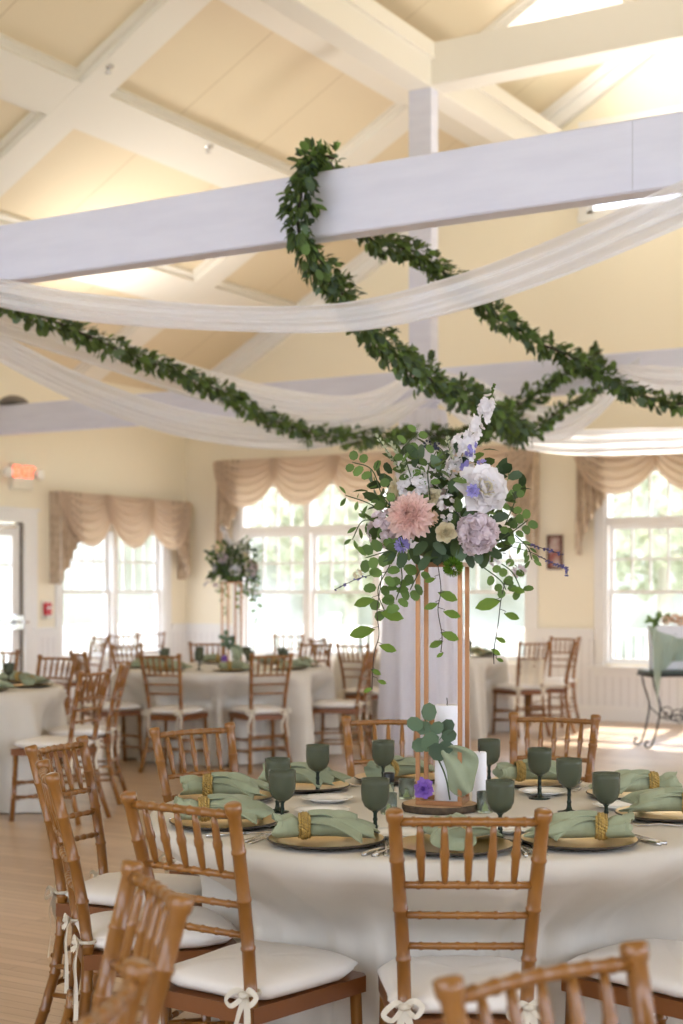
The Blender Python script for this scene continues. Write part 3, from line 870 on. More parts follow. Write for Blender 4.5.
# ------------------------------------------------------------------ tableware
def make_charger():
    mb = MB(); mb.mi = 0
    mb.lathe([(0.001,.006),(.095,.006),(.105,.009),(.140,.016),(.146,.0165)], 48)
    mb.mi = 1; mb.lathe([(.146,.0165),(.150,.014),(.146,.0105),(.10,.0),(0.001,.0)], 48)
    return mb.build('charger_plate', [M['gold'], M['goldrim']])
def make_bread():
    mb = MB(); mb.lathe([(0.001,.006),(.048,.006),(.054,.009),(.078,.015),(.080,.014),(.056,.006),(.045,0),(0.001,0)], 40)
    return mb.build('bread_plate', M['china'])
def make_napkin(seed=1):
    rr = random.Random(seed)
    ph = [rr.uniform(0, 6) for _ in range(4)]
    root = empty('napkin')
    def wid(t):       # t -1 short end .. 0 ring .. 1 long end ; half width
        if t < 0: return .021 + .028*min(1, (-t)/.6)
        k = min(1, t/.8); return .021 + .070*(k*k*(3-2*k))
    def hgt(t):
        if t < 0: return .020 + .004*(-t)
        return .020 + .010*sin(min(1,t*1.25)*PI*.85) - .006*t
    def surf(u, v):
        t = -1 + 2*u
        x = (t*.075 if t < 0 else t*.165)
        a = 2*PI*v
        w, h = wid(t), hgt(t)
        open_ = min(1, abs(t)*2.2)
        # pleat ripples on the upper side
        up = max(0, sin(a))
        rip = (abs(sin(4.2*v*PI*1.6+ph[0]+t*2.2))*.018 - .009 + abs(sin(9*v*PI+ph[1]-t*3))*.007)*open_*up
        y = w*cos(a)*(1+.10*sin(3*t+ph[2])) + .012*sin(2.5*t+ph[3])*open_
        z = .0 + h*(1+sin(a)) * (1 if sin(a) > 0 else 1) + rip
        if t > .82: 
            x += .018*sin(a*2+ph[0]) + .012*cos(3*a)
            z *= 1-.35*(t-.82)/.18
        if t < -.8: x += .008*sin(3*a+ph[1])
        return V((x, y, max(.001, z)))
    mb = MB(); mb.grid(surf, 44, 34)
    # end caps: tucked fan folds
    for tt, u in ((1, 1.0), (-1, 0.0)):
        ring = [surf(u, j/34) for j in range(35)]
        c = sum(ring, V((0,0,0)))/35; c.x -= .03*tt
        mb.add(ring + [c], [(j, j+1, 35) if tt > 0 else (j+1, j, 35) for j in range(34)])
    body = mb.build('folded_cloth', M['sage'], root)
    # loose folded layers fanning out from the ring, each lying on the one below
    for n_, (an, wd_, zb, ln_) in enumerate(((-24+6*rr.random(), .060, .038, .145), (20-8*rr.random(), .056, .046, .150), (-4+8*rr.random(), .050, .056, .128))):
        ca_, sa_ = cos(math.radians(an)), sin(math.radians(an)); lean = rr.choice((-1, 1))
        def flap(u, v, ca_=ca_, sa_=sa_, wd_=wd_, zb=zb, ln_=ln_, lean=lean, n_=n_):
            k = 2*v-1
            x = .010 + u*ln_*(1+.16*k*lean)
            y = k*(.012 + (wd_-.012)*u**.75)
            z = zb - .020*(1-u)**2*0 + .010*sin(u*PI) - (.024+.006*n_)*u*u + .010*(1-abs(k)) - .010*u*abs(sin(2.6*k+n_+u))
            return V((x*ca_ - y*sa_, x*sa_ + y*ca_, max(.006, z)))
        mb = MB(); mb.grid(flap, 18, 24)
        o = mb.build('top_fold', M['sage'], root)
        sol = o.modifiers.new('thick', 'SOLIDIFY'); sol.thickness = .0045
    return root
def make_ring():
    mb = MB()
    rr = random.Random(2)
    for k in range(22):
        a = 2*PI*k/22
        for j in (-1.5, -.5, .5, 1.5):
            bq = 1.16-.055*j*j
            c = V((j*.0075, .030*bq*cos(a+j*.14), .028+.0275*bq*sin(a+j*.14)))
            t = V((0, -sin(a), cos(a)))
            mb.tube([c-t*.005+V((-.003,0,0)), c, c+t*.005+V((.003,0,0))], [.0025,.0042,.0025], 6)
    mb.tube([V((0, .0265*cos(a), .026+.0235*sin(a))) for a in [k*2*PI/20 for k in range(21)]], .004, 6, cap=False)
    return mb.build('napkin_ring', M['ring'])
def flat_shape(pts, z0, z1):
    pass
def make_fork():
    mb = MB()
    def bar(pts, ws, hs, zs):
        vs = []
        for (x, w, h, z) in zip(pts, ws, hs, zs):
            vs += [(w, x, z), (w*.6, x, z+h), (-w*.6, x, z+h), (-w, x, z)]
        n = len(pts)
        fs = [(0,1,2,3), tuple(4*(n-1)+i for i in (3,2,1,0))]
        for i in range(n-1):
            for k in range(4):
                j = (k+1) % 4; fs.append((4*i+k, 4*i+4+k, 4*i+4+j, 4*i+j))
        mb.add(vs, fs)
    bar([-.10,-.09,-.04,.02,.04,.055],[.004,.0075,.005,.0028,.006,.0115],[.003]*6,[.001,.001,.003,.006,.004,.002])
    for k in (-1.5,-.5,.5,1.5):
        x = k*.0062
        mb.tube([(x,.052,.0035),(x,.075,.0025),(x,.098,.006)], [.0018,.0017,.0008], 6)
    return mb.build('dinner_fork', M['silver'])
def make_knife():
    mb = MB()
    mb.tube([(0,-.115,.004),(0,-.10,.0045),(0,-.03,.004),(0,-.005,.004)], [.004,.007,.0055,.004], 8)
    poly = [(-.004,-.005),(.006,-.005),(.0085,.03),(.0085,.085),(.004,.115),(-.003,.105),(-.004,.05)]
    mb.prism(poly, .0022, Matrix.Translation((0,0,.0025)))
    return mb.build('table_knife', M['silver'])
def make_spoon():
    mb = MB()
    mb.tube([(0,-.095,.003),(0,-.05,.004),(0,.02,.007),(0,.045,.0045)], [.006,.004,.0028,.003], 8)
    mb.grid(lambda u, v: V(((v-.5)*.04*math.sqrt(max(0.0001, 1-(2*u-1)**2))*(1.1-.2*u), .042+u*.058, .0065-.005*sin(u*PI)*(1-(2*v-1)**2))), 12, 8)
    mb.grid(lambda u, v: V((-(v-.5)*.04*math.sqrt(max(0.0001, 1-(2*u-1)**2))*(1.1-.2*u), .042+u*.058, .0055-.005*sin(u*PI)*(1-(2*v-1)**2))), 12, 8)
    return mb.build('soup_spoon', M['silver'])
def make_goblet():
    root = empty('goblet')
    mb = MB()
    rib = lambda r, z, w: r*(1 + .012*cos(28*w)) if r > .01 else r
    prof_o = [(.006,.070),(.016,.074),(.028,.084),(.035,.100),(.0365,.120),(.0365,.140),(.0365,.155)]
    prof_i = [(.0345,.155),(.0345,.140),(.0345,.120),(.033,.101),(.026,.087),(.014,.079),(.0005,.077)]
    mb.lathe(prof_o + prof_i, 56, fn=rib)
    mb.build('bowl', M['goblet'], root)
    mb = MB()
    mb.lathe([(.0005,0),(.033,0),(.0335,.002),(.020,.0045),(.009,.009),(.0065,.018),(.0060,.026),(.0075,.030),(.0055,.034),(.0050,.045),(.0068,.050),(.0050,.055),(.0052,.066),(.012,.074),(.0005,.074)], 24)
    mb.build('stem', M['stemglass'], root)
    return root
PC = make_charger(); PB = make_bread(); PN = [make_napkin(1), make_napkin(4), make_napkin(9)]; PR = make_ring()
PF = make_fork(); PK = make_knife(); PS = make_spoon(); PG = make_goblet()
for o in PN + [PG]: freeze(o)
tag(PC, cat='charger plate'); tag(PB, cat='plate'); tag(PR, cat='napkin ring'); tag(PF, cat='fork'); tag(PK, cat='knife'); tag(PS, cat='spoon'); tag(PG, cat='goblet')
for o in PN: tag(o, cat='napkin')
used = set()
def place(proto, p, rz, label, group):
    if proto.name not in used:
        used.add(proto.name); proto.location = p; proto.rotation_euler[2] = rz; proto['label'] = label; proto['group'] = group
        return proto
    return dup(proto, p, rz, label, group)
TT = TZ + .004
def ang(v): return math.atan2(v.y, v.x)
nearC = cw(*NT)
# px, py of the charger centre, napkin direction (camera-frame x, d) of the long end, where
sets = [
    (456, 852, (.15, 1.0), 'in front of the chair nearest the camera', 0, 'behind the spindles of the front chair'),
    (322, 841, (1.0, .05), 'front left of the nearest table', 1, 'with its ring at the left, front left of the nearest table'),
    (222, 822, (1.0, .10), 'at the left end of the nearest table', 2, 'at the left end of the nearest table'),
    (226, 797, (1.0, .02), 'far left of the nearest table', 0, 'far left of the nearest table'),
    (304, 786, (1.0, -.25), 'far side left of the nearest table', 1, 'high behind the left goblets'),
    (398, 778, (.6, .8), 'far side behind the black-capped shaker', 2, 'small and dark behind the shaker'),
    (536, 782, (1.0, .1), 'far side right of the flower stand', 0, 'far side right of the flower stand'),
    (606, 847, (-1.0, .12), 'front right of the nearest table', 1, 'fanned left, front right of the nearest table'),
    (668, 814, (-1.0, .25), 'at the right edge of the photo, nearer one', 2, 'at the right edge, nearer of two'),
    (668, 792, (-1.0, .0), 'at the right edge of the photo, farther one', 0, 'at the right edge, farther one with the gold ring'),
]
for i, (px, py, nd, where, pi_, nwhere) in enumerate(sets):
    d = FPX*(EYE-TT-.01)/(py-HZ)
    p = W(px, py, d); p.z = TT
    v = p - nearC; v.z = 0
    if v.length > NR-.165: p = nearC + v.normalized()*(NR-.165); p.z = TT
    if v.length > 1e-3: v.normalize()
    place(PC, p, 0, 'gold charger plate ' + where, 'gold charger plates on the nearest table')
    nv = cdir(*nd); rz = ang(nv)
    off = -nv*.055
    q = p + off; q.z = TT+.0185
    n = place(PN[pi_], q, rz, 'sage green napkin ' + nwhere, 'sage napkins on the nearest table')
    place(PR, q + V((0,0,.0)), rz, 'woven gold napkin ring on the napkin ' + nwhere.replace('with its ring at the left, ', '').replace(', its ring at the left end', '').replace(' with its ring at the right', '').replace(' with the gold ring', ''), 'woven gold rings on the nearest table')
    inn = -v; side = V((inn.y, -inn.x, 0))     # side = diner's right
    a = ang(inn) - PI/2
    if i in (0, 1, 2, 4, 6, 7, 8):
        place(PF, p - side*.168 + inn*.0 + V((0,0,.0)), a, 'steel dinner fork beside the charger ' + where, 'dinner forks on the nearest table')
        if i in (0, 1, 7): place(PF, p - side*.192 - inn*.01, a, 'outer steel fork beside the charger ' + where, 'dinner forks on the nearest table')
        place(PK, p + side*.166, a, 'steel knife beside the charger ' + where, 'knives on the nearest table')
        if i in (0, 1, 7, 8): place(PS, p + side*.190 - inn*.01, a, 'steel spoon beside the charger ' + where, 'spoons on the nearest table')
for px, py, lab in ((327, 799, 'white bread plate left of the centre, farther of a pair'), (322, 811, 'white bread plate left of the centre, nearer of a pair'),
                    (509, 829, 'white bread plate right of the flower stand near the front goblet'), (543, 792, 'white bread plate behind the two right goblets'),
                    (620, 806, 'white bread plate beside the rightmost goblet'), (398, 834, 'white bread plate seen through the front chair spindles'),
                    (478, 783, 'white bread plate behind the flower stand at right')):
    d = FPX*(EYE-TT-.008)/(py-HZ); p = W(px, py, d); p.z = TT
    place(PB, p, 0, lab, 'white bread plates on the nearest table')
GO = 'dark green goblets on the nearest table'
for x, d, lab in ((-.16, 4.05, 'smoky green goblet at front left, rim in front of another goblet'), (-.185, 4.34, 'smoky green goblet half hidden behind the front left goblet'),
                  (-.075, 4.72, 'smoky green goblet tallest at left, above the bread plates'), (.087, 3.87, 'smoky green goblet just left of the front chair, near its left post'),
                  (.135, 4.86, 'smoky green goblet left of the stand behind the black-capped shaker'), (.482, 4.90, 'smoky green goblet just right of the gold flower stand, farther back'),
                  (.405, 3.83, 'smoky green goblet behind the front chair top rail'), (.61, 4.62, 'smoky green goblet third from the right edge on the nearest table'),
                  (.657, 4.33, 'smoky green goblet second from the right edge on the nearest table'), (.704, 3.99, 'smoky green goblet nearest the right edge above the fanned napkin')):
    place(PG, cw(x, d, TT), rnd.uniform(0, 6), lab, GO)

# ---- simple settings on the other tables
def far_settings(C, R, cen, n, a0, nm, gobs=True, only=None):
    k = 0
    for i in range(n):
        a = a0 + 2*PI*i/n
        if only and i not in only: continue
        v = V((cos(a), sin(a), 0)); p = C + v*(R-.2); p.z = TT
        place(PC, p, 0, 'gold charger plate %s' % nm[i], 'chargers on the tables farther back')
        q = p.copy(); q.z = TT+.0168
        rz = a + PI/2 + rnd.uniform(-.3, .3)
        place(PN[i % 3], q, rz, 'sage napkin %s' % nm[i], 'napkins on the tables farther back')
        place(PR, q, rz, 'gold napkin ring %s' % nm[i], 'napkin rings on the tables farther back')
        if gobs:
            w = V((cos(a+.33), sin(a+.33), 0)); g = C + w*(R-.36); g.z = TT
            place(PG, g, 0, 'green goblet %s' % nm[i], 'goblets on the tables farther back')
def clock(C, a, tname):
    v = V((cos(a), sin(a), 0)); r = v.dot(RT); f = v.dot(FW)
    s = []
    if f < -.85: s = 'at the very front'
    elif f > .85: s = 'at the very back'
    else:
        s = ('front' if f < -.3 else 'back' if f > .3 else 'middle') + (' left' if r < 0 else ' right')
        s = 'at the ' + s
        s += (', inner' if abs(r) < .7 else ', outer')
    return s + ' of the ' + tname
def names(C, n, a0, tname):
    out = []; seen = {}
    for i in range(n):
        s = clock(C, a0+2*PI*i/n, tname)
        out.append(s)
    return out
base = math.atan2(-FW.y, -FW.x)
far_settings(C2, .9, 0, 8, base+.15, names(C2, 8, base+.15, 'middle table'))
far_settings(C3, .84, 0, 8, base+.75, names(C3, 8, base+.75, 'left edge table'), only=(0,1,2,3,7))
far_settings(C4, .84, 0, 8, base+.35, names(C4, 8, base+.35, 'table behind the column'), only=(0,1,2,3))

# ------------------------------------------------------------------ centrepiece stand, slab, candles
SX, SD = .296, 4.38
def make_stand():
    root = empty('flower_stand'); h = .70; s = .0615
    for sx in (-1, 1):
        for sy in (-1, 1):
            mb = MB(); mb.cham((sx*s-.006, sy*s-.006, .012), (sx*s+.006, sy*s+.006, h-.006), .002); mb.build('post', M['copper'], root, smooth=False)
    for z, nm in ((0, 'base_frame'), (h-.012, 'top_frame')):
        mb = MB()
        mb.box((-s-.006,-s-.006,z), (s+.006,-s+.006,z+.012)); mb.box((-s-.006,s-.006,z), (s+.006,s+.006,z+.012))
        mb.box((-s-.006,-s+.006,z), (-s+.006,s-.006,z+.012)); mb.box((s-.006,-s+.006,z), (s+.006,s-.006,z+.012))
        mb.build(nm, M['copper'], root, smooth=False)
    mb = MB(); mb.box((-s,-s,h-.004), (s,s,h-.001)); mb.build('top_plate', M['copper'], root, smooth=False)
    return root
SZ = TT + .022
def make_slab():
    root = empty('wood_slice')
    rib = lambda r, z, w: r*(1+.02*sin(5*w)+.012*sin(11*w+1))
    mb = MB(); mb.lathe([(.0005,.0205),(.06,.0208),(.107,.0205)], 48, fn=rib); mb.lathe([(.107,.0),(.0005,.0)], 48, fn=rib); mb.build('cut_face', M['cutwood'], root)
    mb = MB(); mb.lathe([(.107,.0205),(.111,.018),(.112,.01),(.110,.002),(.107,0)], 48, fn=rib); mb.build('bark_edge', M['bark'], root)
    return root
ST = make_stand(); freeze(ST); SLB = make_slab(); freeze(SLB)
tag(ST, 'tall rose-gold four-post stand under the pastel flowers on the nearest table', 'flower stand', 'rose-gold flower stands')
ST.location = cw(SX, SD, SZ); ST.rotation_euler[2] = YAW + math.radians(-14.5)
tag(SLB, 'round bark-edged wood slice under the nearest flower stand', 'wood slice', 'wood slices under the stands'); SLB.location = cw(SX-.01, SD-.0, TT)
M2 = cw(-.93, 12.7)
S2 = dup(ST, M2 + V((0,0,SZ)), YAW+.5, 'tall rose-gold stand on the middle table in front of the windows')
dup(SLB, M2 + V((0,0,TT)), .8, 'wood slice under the stand on the middle table')
def candle(name, x, d, z, r, h, label):
    root = empty(name, cw(x, d, z)); tag(root, label, 'candle')
    mb = MB(); mb.lathe([(.0005,0),(r-.002,0),(r,.003),(r,h-.004),(r-.003,h),(r*.5,h-.003),(.0005,h-.005)], 28); mb.build('wax', M['wax'], root)
    mb = MB(); mb.tube([(0,0,h-.006),(.001,0,h+.008),(-.001,.001,h+.02)], .0015, 6); mb.build('wick', M['wick'], root)
candle('pillar_candle', SX+.012, SD, SZ, .036, .285, 'tall white pillar candle standing between the posts of the gold stand')
candle('pillar_candle', .415, 4.52, TT, .022, .155, 'short white candle right behind the gold stand')
for x, d, lab in ((.415, 4.33, 'pale green votive candle in glass right of the wood slice'), (.135, 4.30, 'pale green votive candle in glass at left of the wood slice, nearer one'), (.20, 4.62, 'pale green votive candle in glass left behind the stand')):
    root = empty('votive_candle', cw(x, d, TT)); tag(root, lab, 'candle', 'votive candles around the stand')
    mb = MB(); mb.lathe([(.0005,0),(.022,0),(.024,.003),(.025,.060),(.0235,.060),(.0225,.006),(.0005,.005)], 24); mb.build('glass', M['candleglass'], root)
    mb = MB(); mb.lathe([(.0005,.0065),(.0215,.0065),(.0225,.038),(.0005,.037)], 20); mb.build('wax', M['greenwax'], root)
root = empty('pepper_shaker', cw(.142, 4.50, TT)); tag(root, 'small glass shaker with a black cap left of the flower stand', 'shaker')
mb = MB(); mb.lathe([(.0005,0),(.017,0),(.018,.003),(.015,.066),(.0005,.066)], 20); mb.build('jar', M['candleglass'], root)
mb = MB(); mb.lathe([(.0005,.066),(.0165,.066),(.018,.069),(.0175,.092),(.015,.095),(.0005,.096)], 20); mb.build('cap', M['black'], root)

# ------------------------------------------------------------------ flowers
def bloom(mb, c, ax, R, layers, seed, wide=.8, cup=.35, ruf=.0, tip=.5, emin=.15, emax=1.35, nn=(12, 5)):
    ax = ax.normalized(); rr = random.Random(seed)
    for L in range(layers):
        t = L/(layers-1)
        n = round(nn[0] + (nn[1]-nn[0])*t)
        ln = R*(1-.62*t)
        e = emin + (emax-emin)*t
        for k in range(n):
            ph = 2*PI*(k+.5*(L % 2))/n + rr.uniform(-.12,.12)
            mb.petal(c, ax, ph, .02*R, ln*rr.uniform(.92,1.06), wide*ln*rr.uniform(.9,1.1), e-.25, e+.35*t+.1, cup, tip, ruf, lift=.05*R*t, seed=rr.random())
def pompon(mb, c, R, n, seed, wd=.5, ln=.5):
    rr = random.Random(seed)
    for k in range(n):
        z = 1-2*(k+.5)/n; a = k*2.399963; s = math.sqrt(1-z*z)
        d = V((s*cos(a), s*sin(a), z))
        mb.leaf(c + d*R*.5, (d + V((rr.uniform(-.25,.25), rr.uniform(-.25,.25), rr.uniform(-.25,.25)))).normalized(), d.orthogonal(), R*ln, R*wd*.6, True, 0, .5)
def florets(mb, pts, size, seed):
    rr = random.Random(seed)
    for c, ax in pts:
        ax = ax.normalized()
        u = ax.orthogonal().normalized(); v = ax.cross(u); o = rr.uniform(0, PI)
        for k in range(5):
            a = o + k*2*PI/5
            mb.leaf(c, (u*cos(a)+v*sin(a))*.9 + ax*.35, ax, size, size*.85, True, -.15, .15)
def sprig(mbS, mbL, pts, n, L, wd, rnd_, rounded=True, pair=True, r=.0018, grow=0, droop=0):
    P = catmull(pts, 6)
    mbS.tube(P, [r]*(len(P)-1)+[r*.5], 5)
    N = len(P)-1
    for k in range(n):
        f = (k+.8)/n*N; i = min(int(f), N-1)
        p = P[i].lerp(P[i+1], f-i); t = (P[i+1]-P[i]).normalized()
        for s in ((1, -1) if pair else ((1,) if k % 2 else (-1,))):
            sd = t.cross(-FW)
            if sd.length < .1: sd = RT.copy()
            sd = sd.normalized()
            d = (sd*s + t*rnd_.uniform(.1,.7) + FW*rnd_.uniform(-.6,.4) - UP*droop).normalized()
            sz = 1 - grow*(k/n)
            mbL.leaf(p + d*.006, d, (-FW + V((rnd_.uniform(-.5,.5), rnd_.uniform(-.5,.5), .5))).normalized(), L*sz*rnd_.uniform(.85,1.15), wd*sz, rounded, .15, .15)
def arrangement():
    root = empty('flower_arrangement', cw(SX, SD, SZ+.70))
    inv = root.location.copy()
    rr = random.Random(21)
    D = SD
    def w(px, py, dz=0): return W(px, py, D-dz) - inv
    C = w(447, 532)
    # foam core
    mb = MB()
    mb.lathe([(.0005,.0),(.04,.0),(.062,.02),(.072,.07),(.065,.12),(.035,.15),(.0005,.155)], 20); mb.build('moss_foam', M['leafd'], root)
    # foliage mass
    fol = MB()
    FL = ((410,516,27),(483,489,25),(477,534,23),(446,533,13),(433,497,12),(429,518,11),(402,545,9),(382,528,14),(414,486,15),(447,508,8),(470,450,12),(481,420,11),(466,470,10))
    C0 = V((0,0,.12))
    for k in range(620):
        d = V((rr.gauss(0,1), rr.gauss(0,1), rr.gauss(.25,.85))).normalized()
        if d.z < -.55: continue
        sx = abs(d.dot(RT))
        R = .075 + rr.random()*(.075 + .03*sx + (.06 if d.z > .3 else 0))
        p = C0 + V((d.x, d.y, d.z*.95))*R*1.1
        dep = SD + p.dot(FW); ppx = CX + FPX*(SX + p.dot(RT))/dep; ppy = HZ - FPX*(p.z + SZ+.70-EYE)/dep
        if d.dot(FW) < .35 and any(math.hypot(ppx-a, ppy-b_) < c_+5 for a, b_, c_ in FL) and dep < SD-.035: continue
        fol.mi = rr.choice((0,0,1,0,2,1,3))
        fol.leaf(p, (d + V((rr.uniform(-.8,.8), rr.uniform(-.8,.8), rr.uniform(-.7,.7)))).normalized(), d, rr.uniform(.035,.06), rr.uniform(.022,.036), rr.random() < .6, .25, .2)
    for px, py, a, L in ((388,556,200,.05),(402,560,250,.05),(415,556,300,.052),(424,563,230,.05),(437,556,270,.055),(447,560,310,.045),(462,553,240,.055),(470,560,300,.05),(484,560,250,.05),(495,553,330,.05),(395,547,170,.05),(420,548,220,.055),(440,548,320,.05),(455,548,260,.05),(468,516,60,.05),(458,505,100,.045),(452,520,80,.045),(500,517,20,.05),(503,535,350,.05),(425,505,120,.04),(432,555,190,.05),(478,556,290,.05)):
        d = RT*cos(math.radians(a)) + UP*sin(math.radians(a)) - FW*.25
        fol.mi = rr.choice((0,1,2)); c_ = w(px, py, .085+.03*rr.random()) - d*L*.5
        fol.leaf(c_, d, (-FW + UP*.4 + RT*rr.uniform(-.5,.5)), L, L*.62, True, .2, .2)
    fo = fol.build('foliage', [M['leaf1'], M['leafd'], M['leaf3'], M['leaf2']], root)
    # eucalyptus sprigs, each a part of its own
    def one(path, n, L, wd, dz, name='eucalyptus_sprig', rounded=True, droop=0):
        a = MB(); b_ = MB(); sprig(a, b_, [w(*q, dz=dz) for q in path], n, L, wd, rr, rounded, droop=droop)
        o = MB(); o.v, o.f, o.m = a.v, a.f, a.m; k = len(o.v); o.v += b_.v; o.f += [tuple(x+k for x in f) for f in b_.f]; o.m += [1]*len(b_.f)
        o.build(name, [M['stem'], M['leaf2']], root)
    for path, n, L in (([(425,520),(412,480),(405,450),(418,432)], 5, .032), ([(415,530),(385,500),(372,470),(352,462)], 6, .032),
                       ([(430,500),(428,470),(436,452)], 3, .028), ([(410,545),(385,552),(365,558)], 5, .036), ([(500,540),(515,530),(528,520)], 4, .030),
                       ([(505,525),(515,500),(512,492)], 3, .028), ([(400,560),(402,580),(396,600)], 4, .036), ([(390,565),(378,590),(385,612)], 4, .036), ([(425,560),(415,580),(410,590)], 3, .034),
                       ([(495,560),(512,572),(522,592)], 3, .030), ([(480,565),(500,580),(506,590)], 3, .028)):
        one(path, n, L, L*.86, .06+.04*rr.random())
    for path, n in (([(400,525),(372,505),(345,495)], 5), ([(395,530),(365,520),(352,540)], 4), ([(515,535),(528,548),(532,560)], 4)):
        one(path, n, .032, .013, .05, 'long_leaf_sprig', False, .8)
    for path in ([(432,520),(400,470),(378,438)], [(436,520),(405,465),(392,445)], [(440,510),(452,470),(447,440)]):
        lf2 = MB()
        P = catmull([w(*q, dz=.03) for q in path], 8); lf2.tube(P, .0014, 5); lf2.mi = 1
        for i, p in enumerate(P[6:]):
            for q_ in range(5):
                dd = ((P[-1]-P[0]).normalized() + V((rr.uniform(-1,1), rr.uniform(-1,1), rr.uniform(-1,1)))*.6).normalized()
                lf2.leaf(p, dd, -FW, .014, .005)
        lf2.build('grassy_spike', [M['stem'], M['palespike']], root)
    def fl(name, m, px, py, dz, R, tilt, **kw):
        mb = MB(); bloom(mb, w(px, py, dz), (-FW + RT*tilt[0] + UP*tilt[1]), R, kw.pop('layers', 5), px, **kw); return mb.build(name, m, root)
    # dahlia
    mb = MB(); bloom(mb, w(410,516,.15), (-FW - RT*.30 + UP*.22), .074, 9, 4, wide=.46, cup=.45, tip=.35, emin=-.1, emax=1.3, nn=(18,8)); mb.build('dahlia', M['pink'], root)
    c = w(483,489,.15)
    mb = MB(); ax = (-FW + RT*.35 + UP*.25).normalized()
    bloom(mb, c, ax, .075, 5, 11, wide=.95, cup=.45, ruf=.10, tip=.75, emin=.0, emax=1.2, nn=(8,6)); pe = mb.build('peony', M['whitep'], root)
    mb = MB(); bloom(mb, c+ax*.012, ax, .034, 4, 12, wide=.7, cup=.5, ruf=.06, emin=.4, emax=1.4, nn=(8,5)); mb.build('peony_heart', M['creamp'], pe)
    mb = MB(); c2 = w(473,491,.195); bloom(mb, c2, (-FW-RT*.1), .021, 3, 13, wide=.6, cup=.3, emin=.1, emax=1.2, nn=(9,6)); mb.build('lilac_blossom', M['lilac'], root)
    # ruffled pale lilac bloom
    mb = MB(); c = w(477,534,.13); rr2 = random.Random(3)
    pts = []
    for k in range(130):
        z = rr2.uniform(-.3,1); a = rr2.uniform(0, 2*PI); s = math.sqrt(max(0,1-z*z))
        ax = (-FW).normalized(); u = ax.orthogonal().normalized(); v = ax.cross(u)
        d = (u*cos(a)*s + v*sin(a)*s + ax*z); pts.append((c + d*rr2.uniform(.032,.05), (d + V((rr2.uniform(-.5,.5), rr2.uniform(-.5,.5), rr2.uniform(-.5,.5))))))
    florets(mb, pts, .021, 5); mb.build('ruffled_bloom', M['blushw'], root)
    fl('rose', M['creamp'], 446, 533, .14, .038, (-.1,.1), layers=6, wide=1.15, cup=.9, tip=.8, ruf=.03, emin=.55, emax=1.45, nn=(6,3))
    fl('rose', M['creamp'], 433, 497, .06, .030, (-.3,.4), layers=5, wide=.95, cup=.6, emin=.25, emax=1.45, nn=(6,3))
    mb = MB(); pompon(mb, w(429,518,.135), .027, 70, 5, .55, .6); mb.build('small_mum', M['peach'], root)
    mb = MB(); pompon(mb, w(402,545,.16), .022, 70, 6, .6, .6); mb.build('lilac_pompon', M['lilac'], root)
    mb = MB(); pompon(mb, w(453,567,.13), .028, 260, 7, .22, .62); mb.build('green_pompon', M['greenpom'], root)
    mb = MB(); pompon(mb, w(519,571,.04), .02, 60, 8, .6, .7); mb.build('pink_button_flower', M['blushw'], root)
    mb = MB(); pompon(mb, w(358,574,.04), .015, 40, 9, .6, .7); mb.build('cream_button_flower', M['creamp'], root)
    def cluster(name, m, px, py, dz, R, n, sz, seed, sq=1):
        mb = MB(); r3 = random.Random(seed); c = w(px, py, dz); pts = []
        for k in range(n):
            d = V((r3.gauss(0,1), r3.gauss(0,1), r3.gauss(0,1))).normalized(); d = (d - FW*.5).normalized()
            pts.append((c + V((d.x, d.y, d.z*sq))*R, d))
        florets(mb, pts, sz, seed); return mb.build(name, m, root)
    cluster('hydrangea', M['blushw'], 382, 528, .05, .036, 42, .016, 31, 1.4)
    cluster('hydrangea', M['whitep'], 414, 486, .05, .042, 48, .017, 32)
    cluster('hydrangea', M['whitep'], 462, 447, .02, .026, 26, .015, 41, 1.3)
    cluster('hydrangea', M['whitep'], 452, 472, .03, .022, 20, .013, 42, 1.3)
    cluster('small_white_flowers', M['whitep'], 447, 508, .11, .024, 16, .011, 33, 1.5)
    cluster('small_white_flowers', M['whitep'], 500, 560, .07, .03, 16, .009, 35, .6)
    cluster('small_white_flowers', M['whitep'], 442, 478, .05, .022, 14, .010, 36, 1.6)
    cluster('small_white_flowers', M['whitep'], 521, 522, .04, .016, 12, .008, 37)
    # blooms round the back of the arrangement
    for k, (a, z, m_) in enumerate(((.9,.12,'whitep'),(1.7,.2,'blushw'),(2.5,.1,'whitep'),(3.3,.2,'creamp'),(4.0,.08,'pink'),(-.3,.16,'whitep'))):
        dv = RT*cos(a)*1.0 + FW*sin(a)*1.0
        if dv.dot(FW) < -.2: continue
        mb = MB(); bloom(mb, dv*.135 + UP*z, dv + UP*.25, .058, 5, 90+k, wide=.85, cup=.4, ruf=.04, emin=0, emax=1.25, nn=(8,5)); mb.build('back_bloom', M[m_], root)
    # white delphinium spike with a green bud tip
    mb = MB(); r3 = random.Random(8); pts = []
    P = [w(462,472,.03), w(466,452,.03), w(474,432,.03), w(484,413,.03), w(489,400,.03)]
    for k in range(62):
        f = r3.random()**.8*4; i = min(3, int(f)); p = P[i].lerp(P[i+1], f-i)
        d = V((r3.gauss(0,1), r3.gauss(0,1), r3.gauss(0,.6))).normalized(); d = (d-FW*.6).normalized()
        pts.append((p + d*(.024*(1-.5*f/4)*r3.uniform(.5,1.2)), d))
    florets(mb, pts, .017, 9); mb.build('white_delphinium', M['whitep'], root)
    mb = MB()
    mb.tube([w(455,520,.02), w(466,452,.03), w(489,400,.03), w(494,384,.03)], .0018, 5)
    for k in range(22):
        t = k/22; p = w(488,402,.03).lerp(w(495,384,.03), t); mb.leaf(p, (UP*.8 + RT*r3.uniform(-1,1) - FW*r3.uniform(0,1)).normalized(), -FW, .012*(1-.5*t), .006)
    mb.build('delphinium_bud_tip', M['leaf1'], root)
    mb = MB(); pts = []
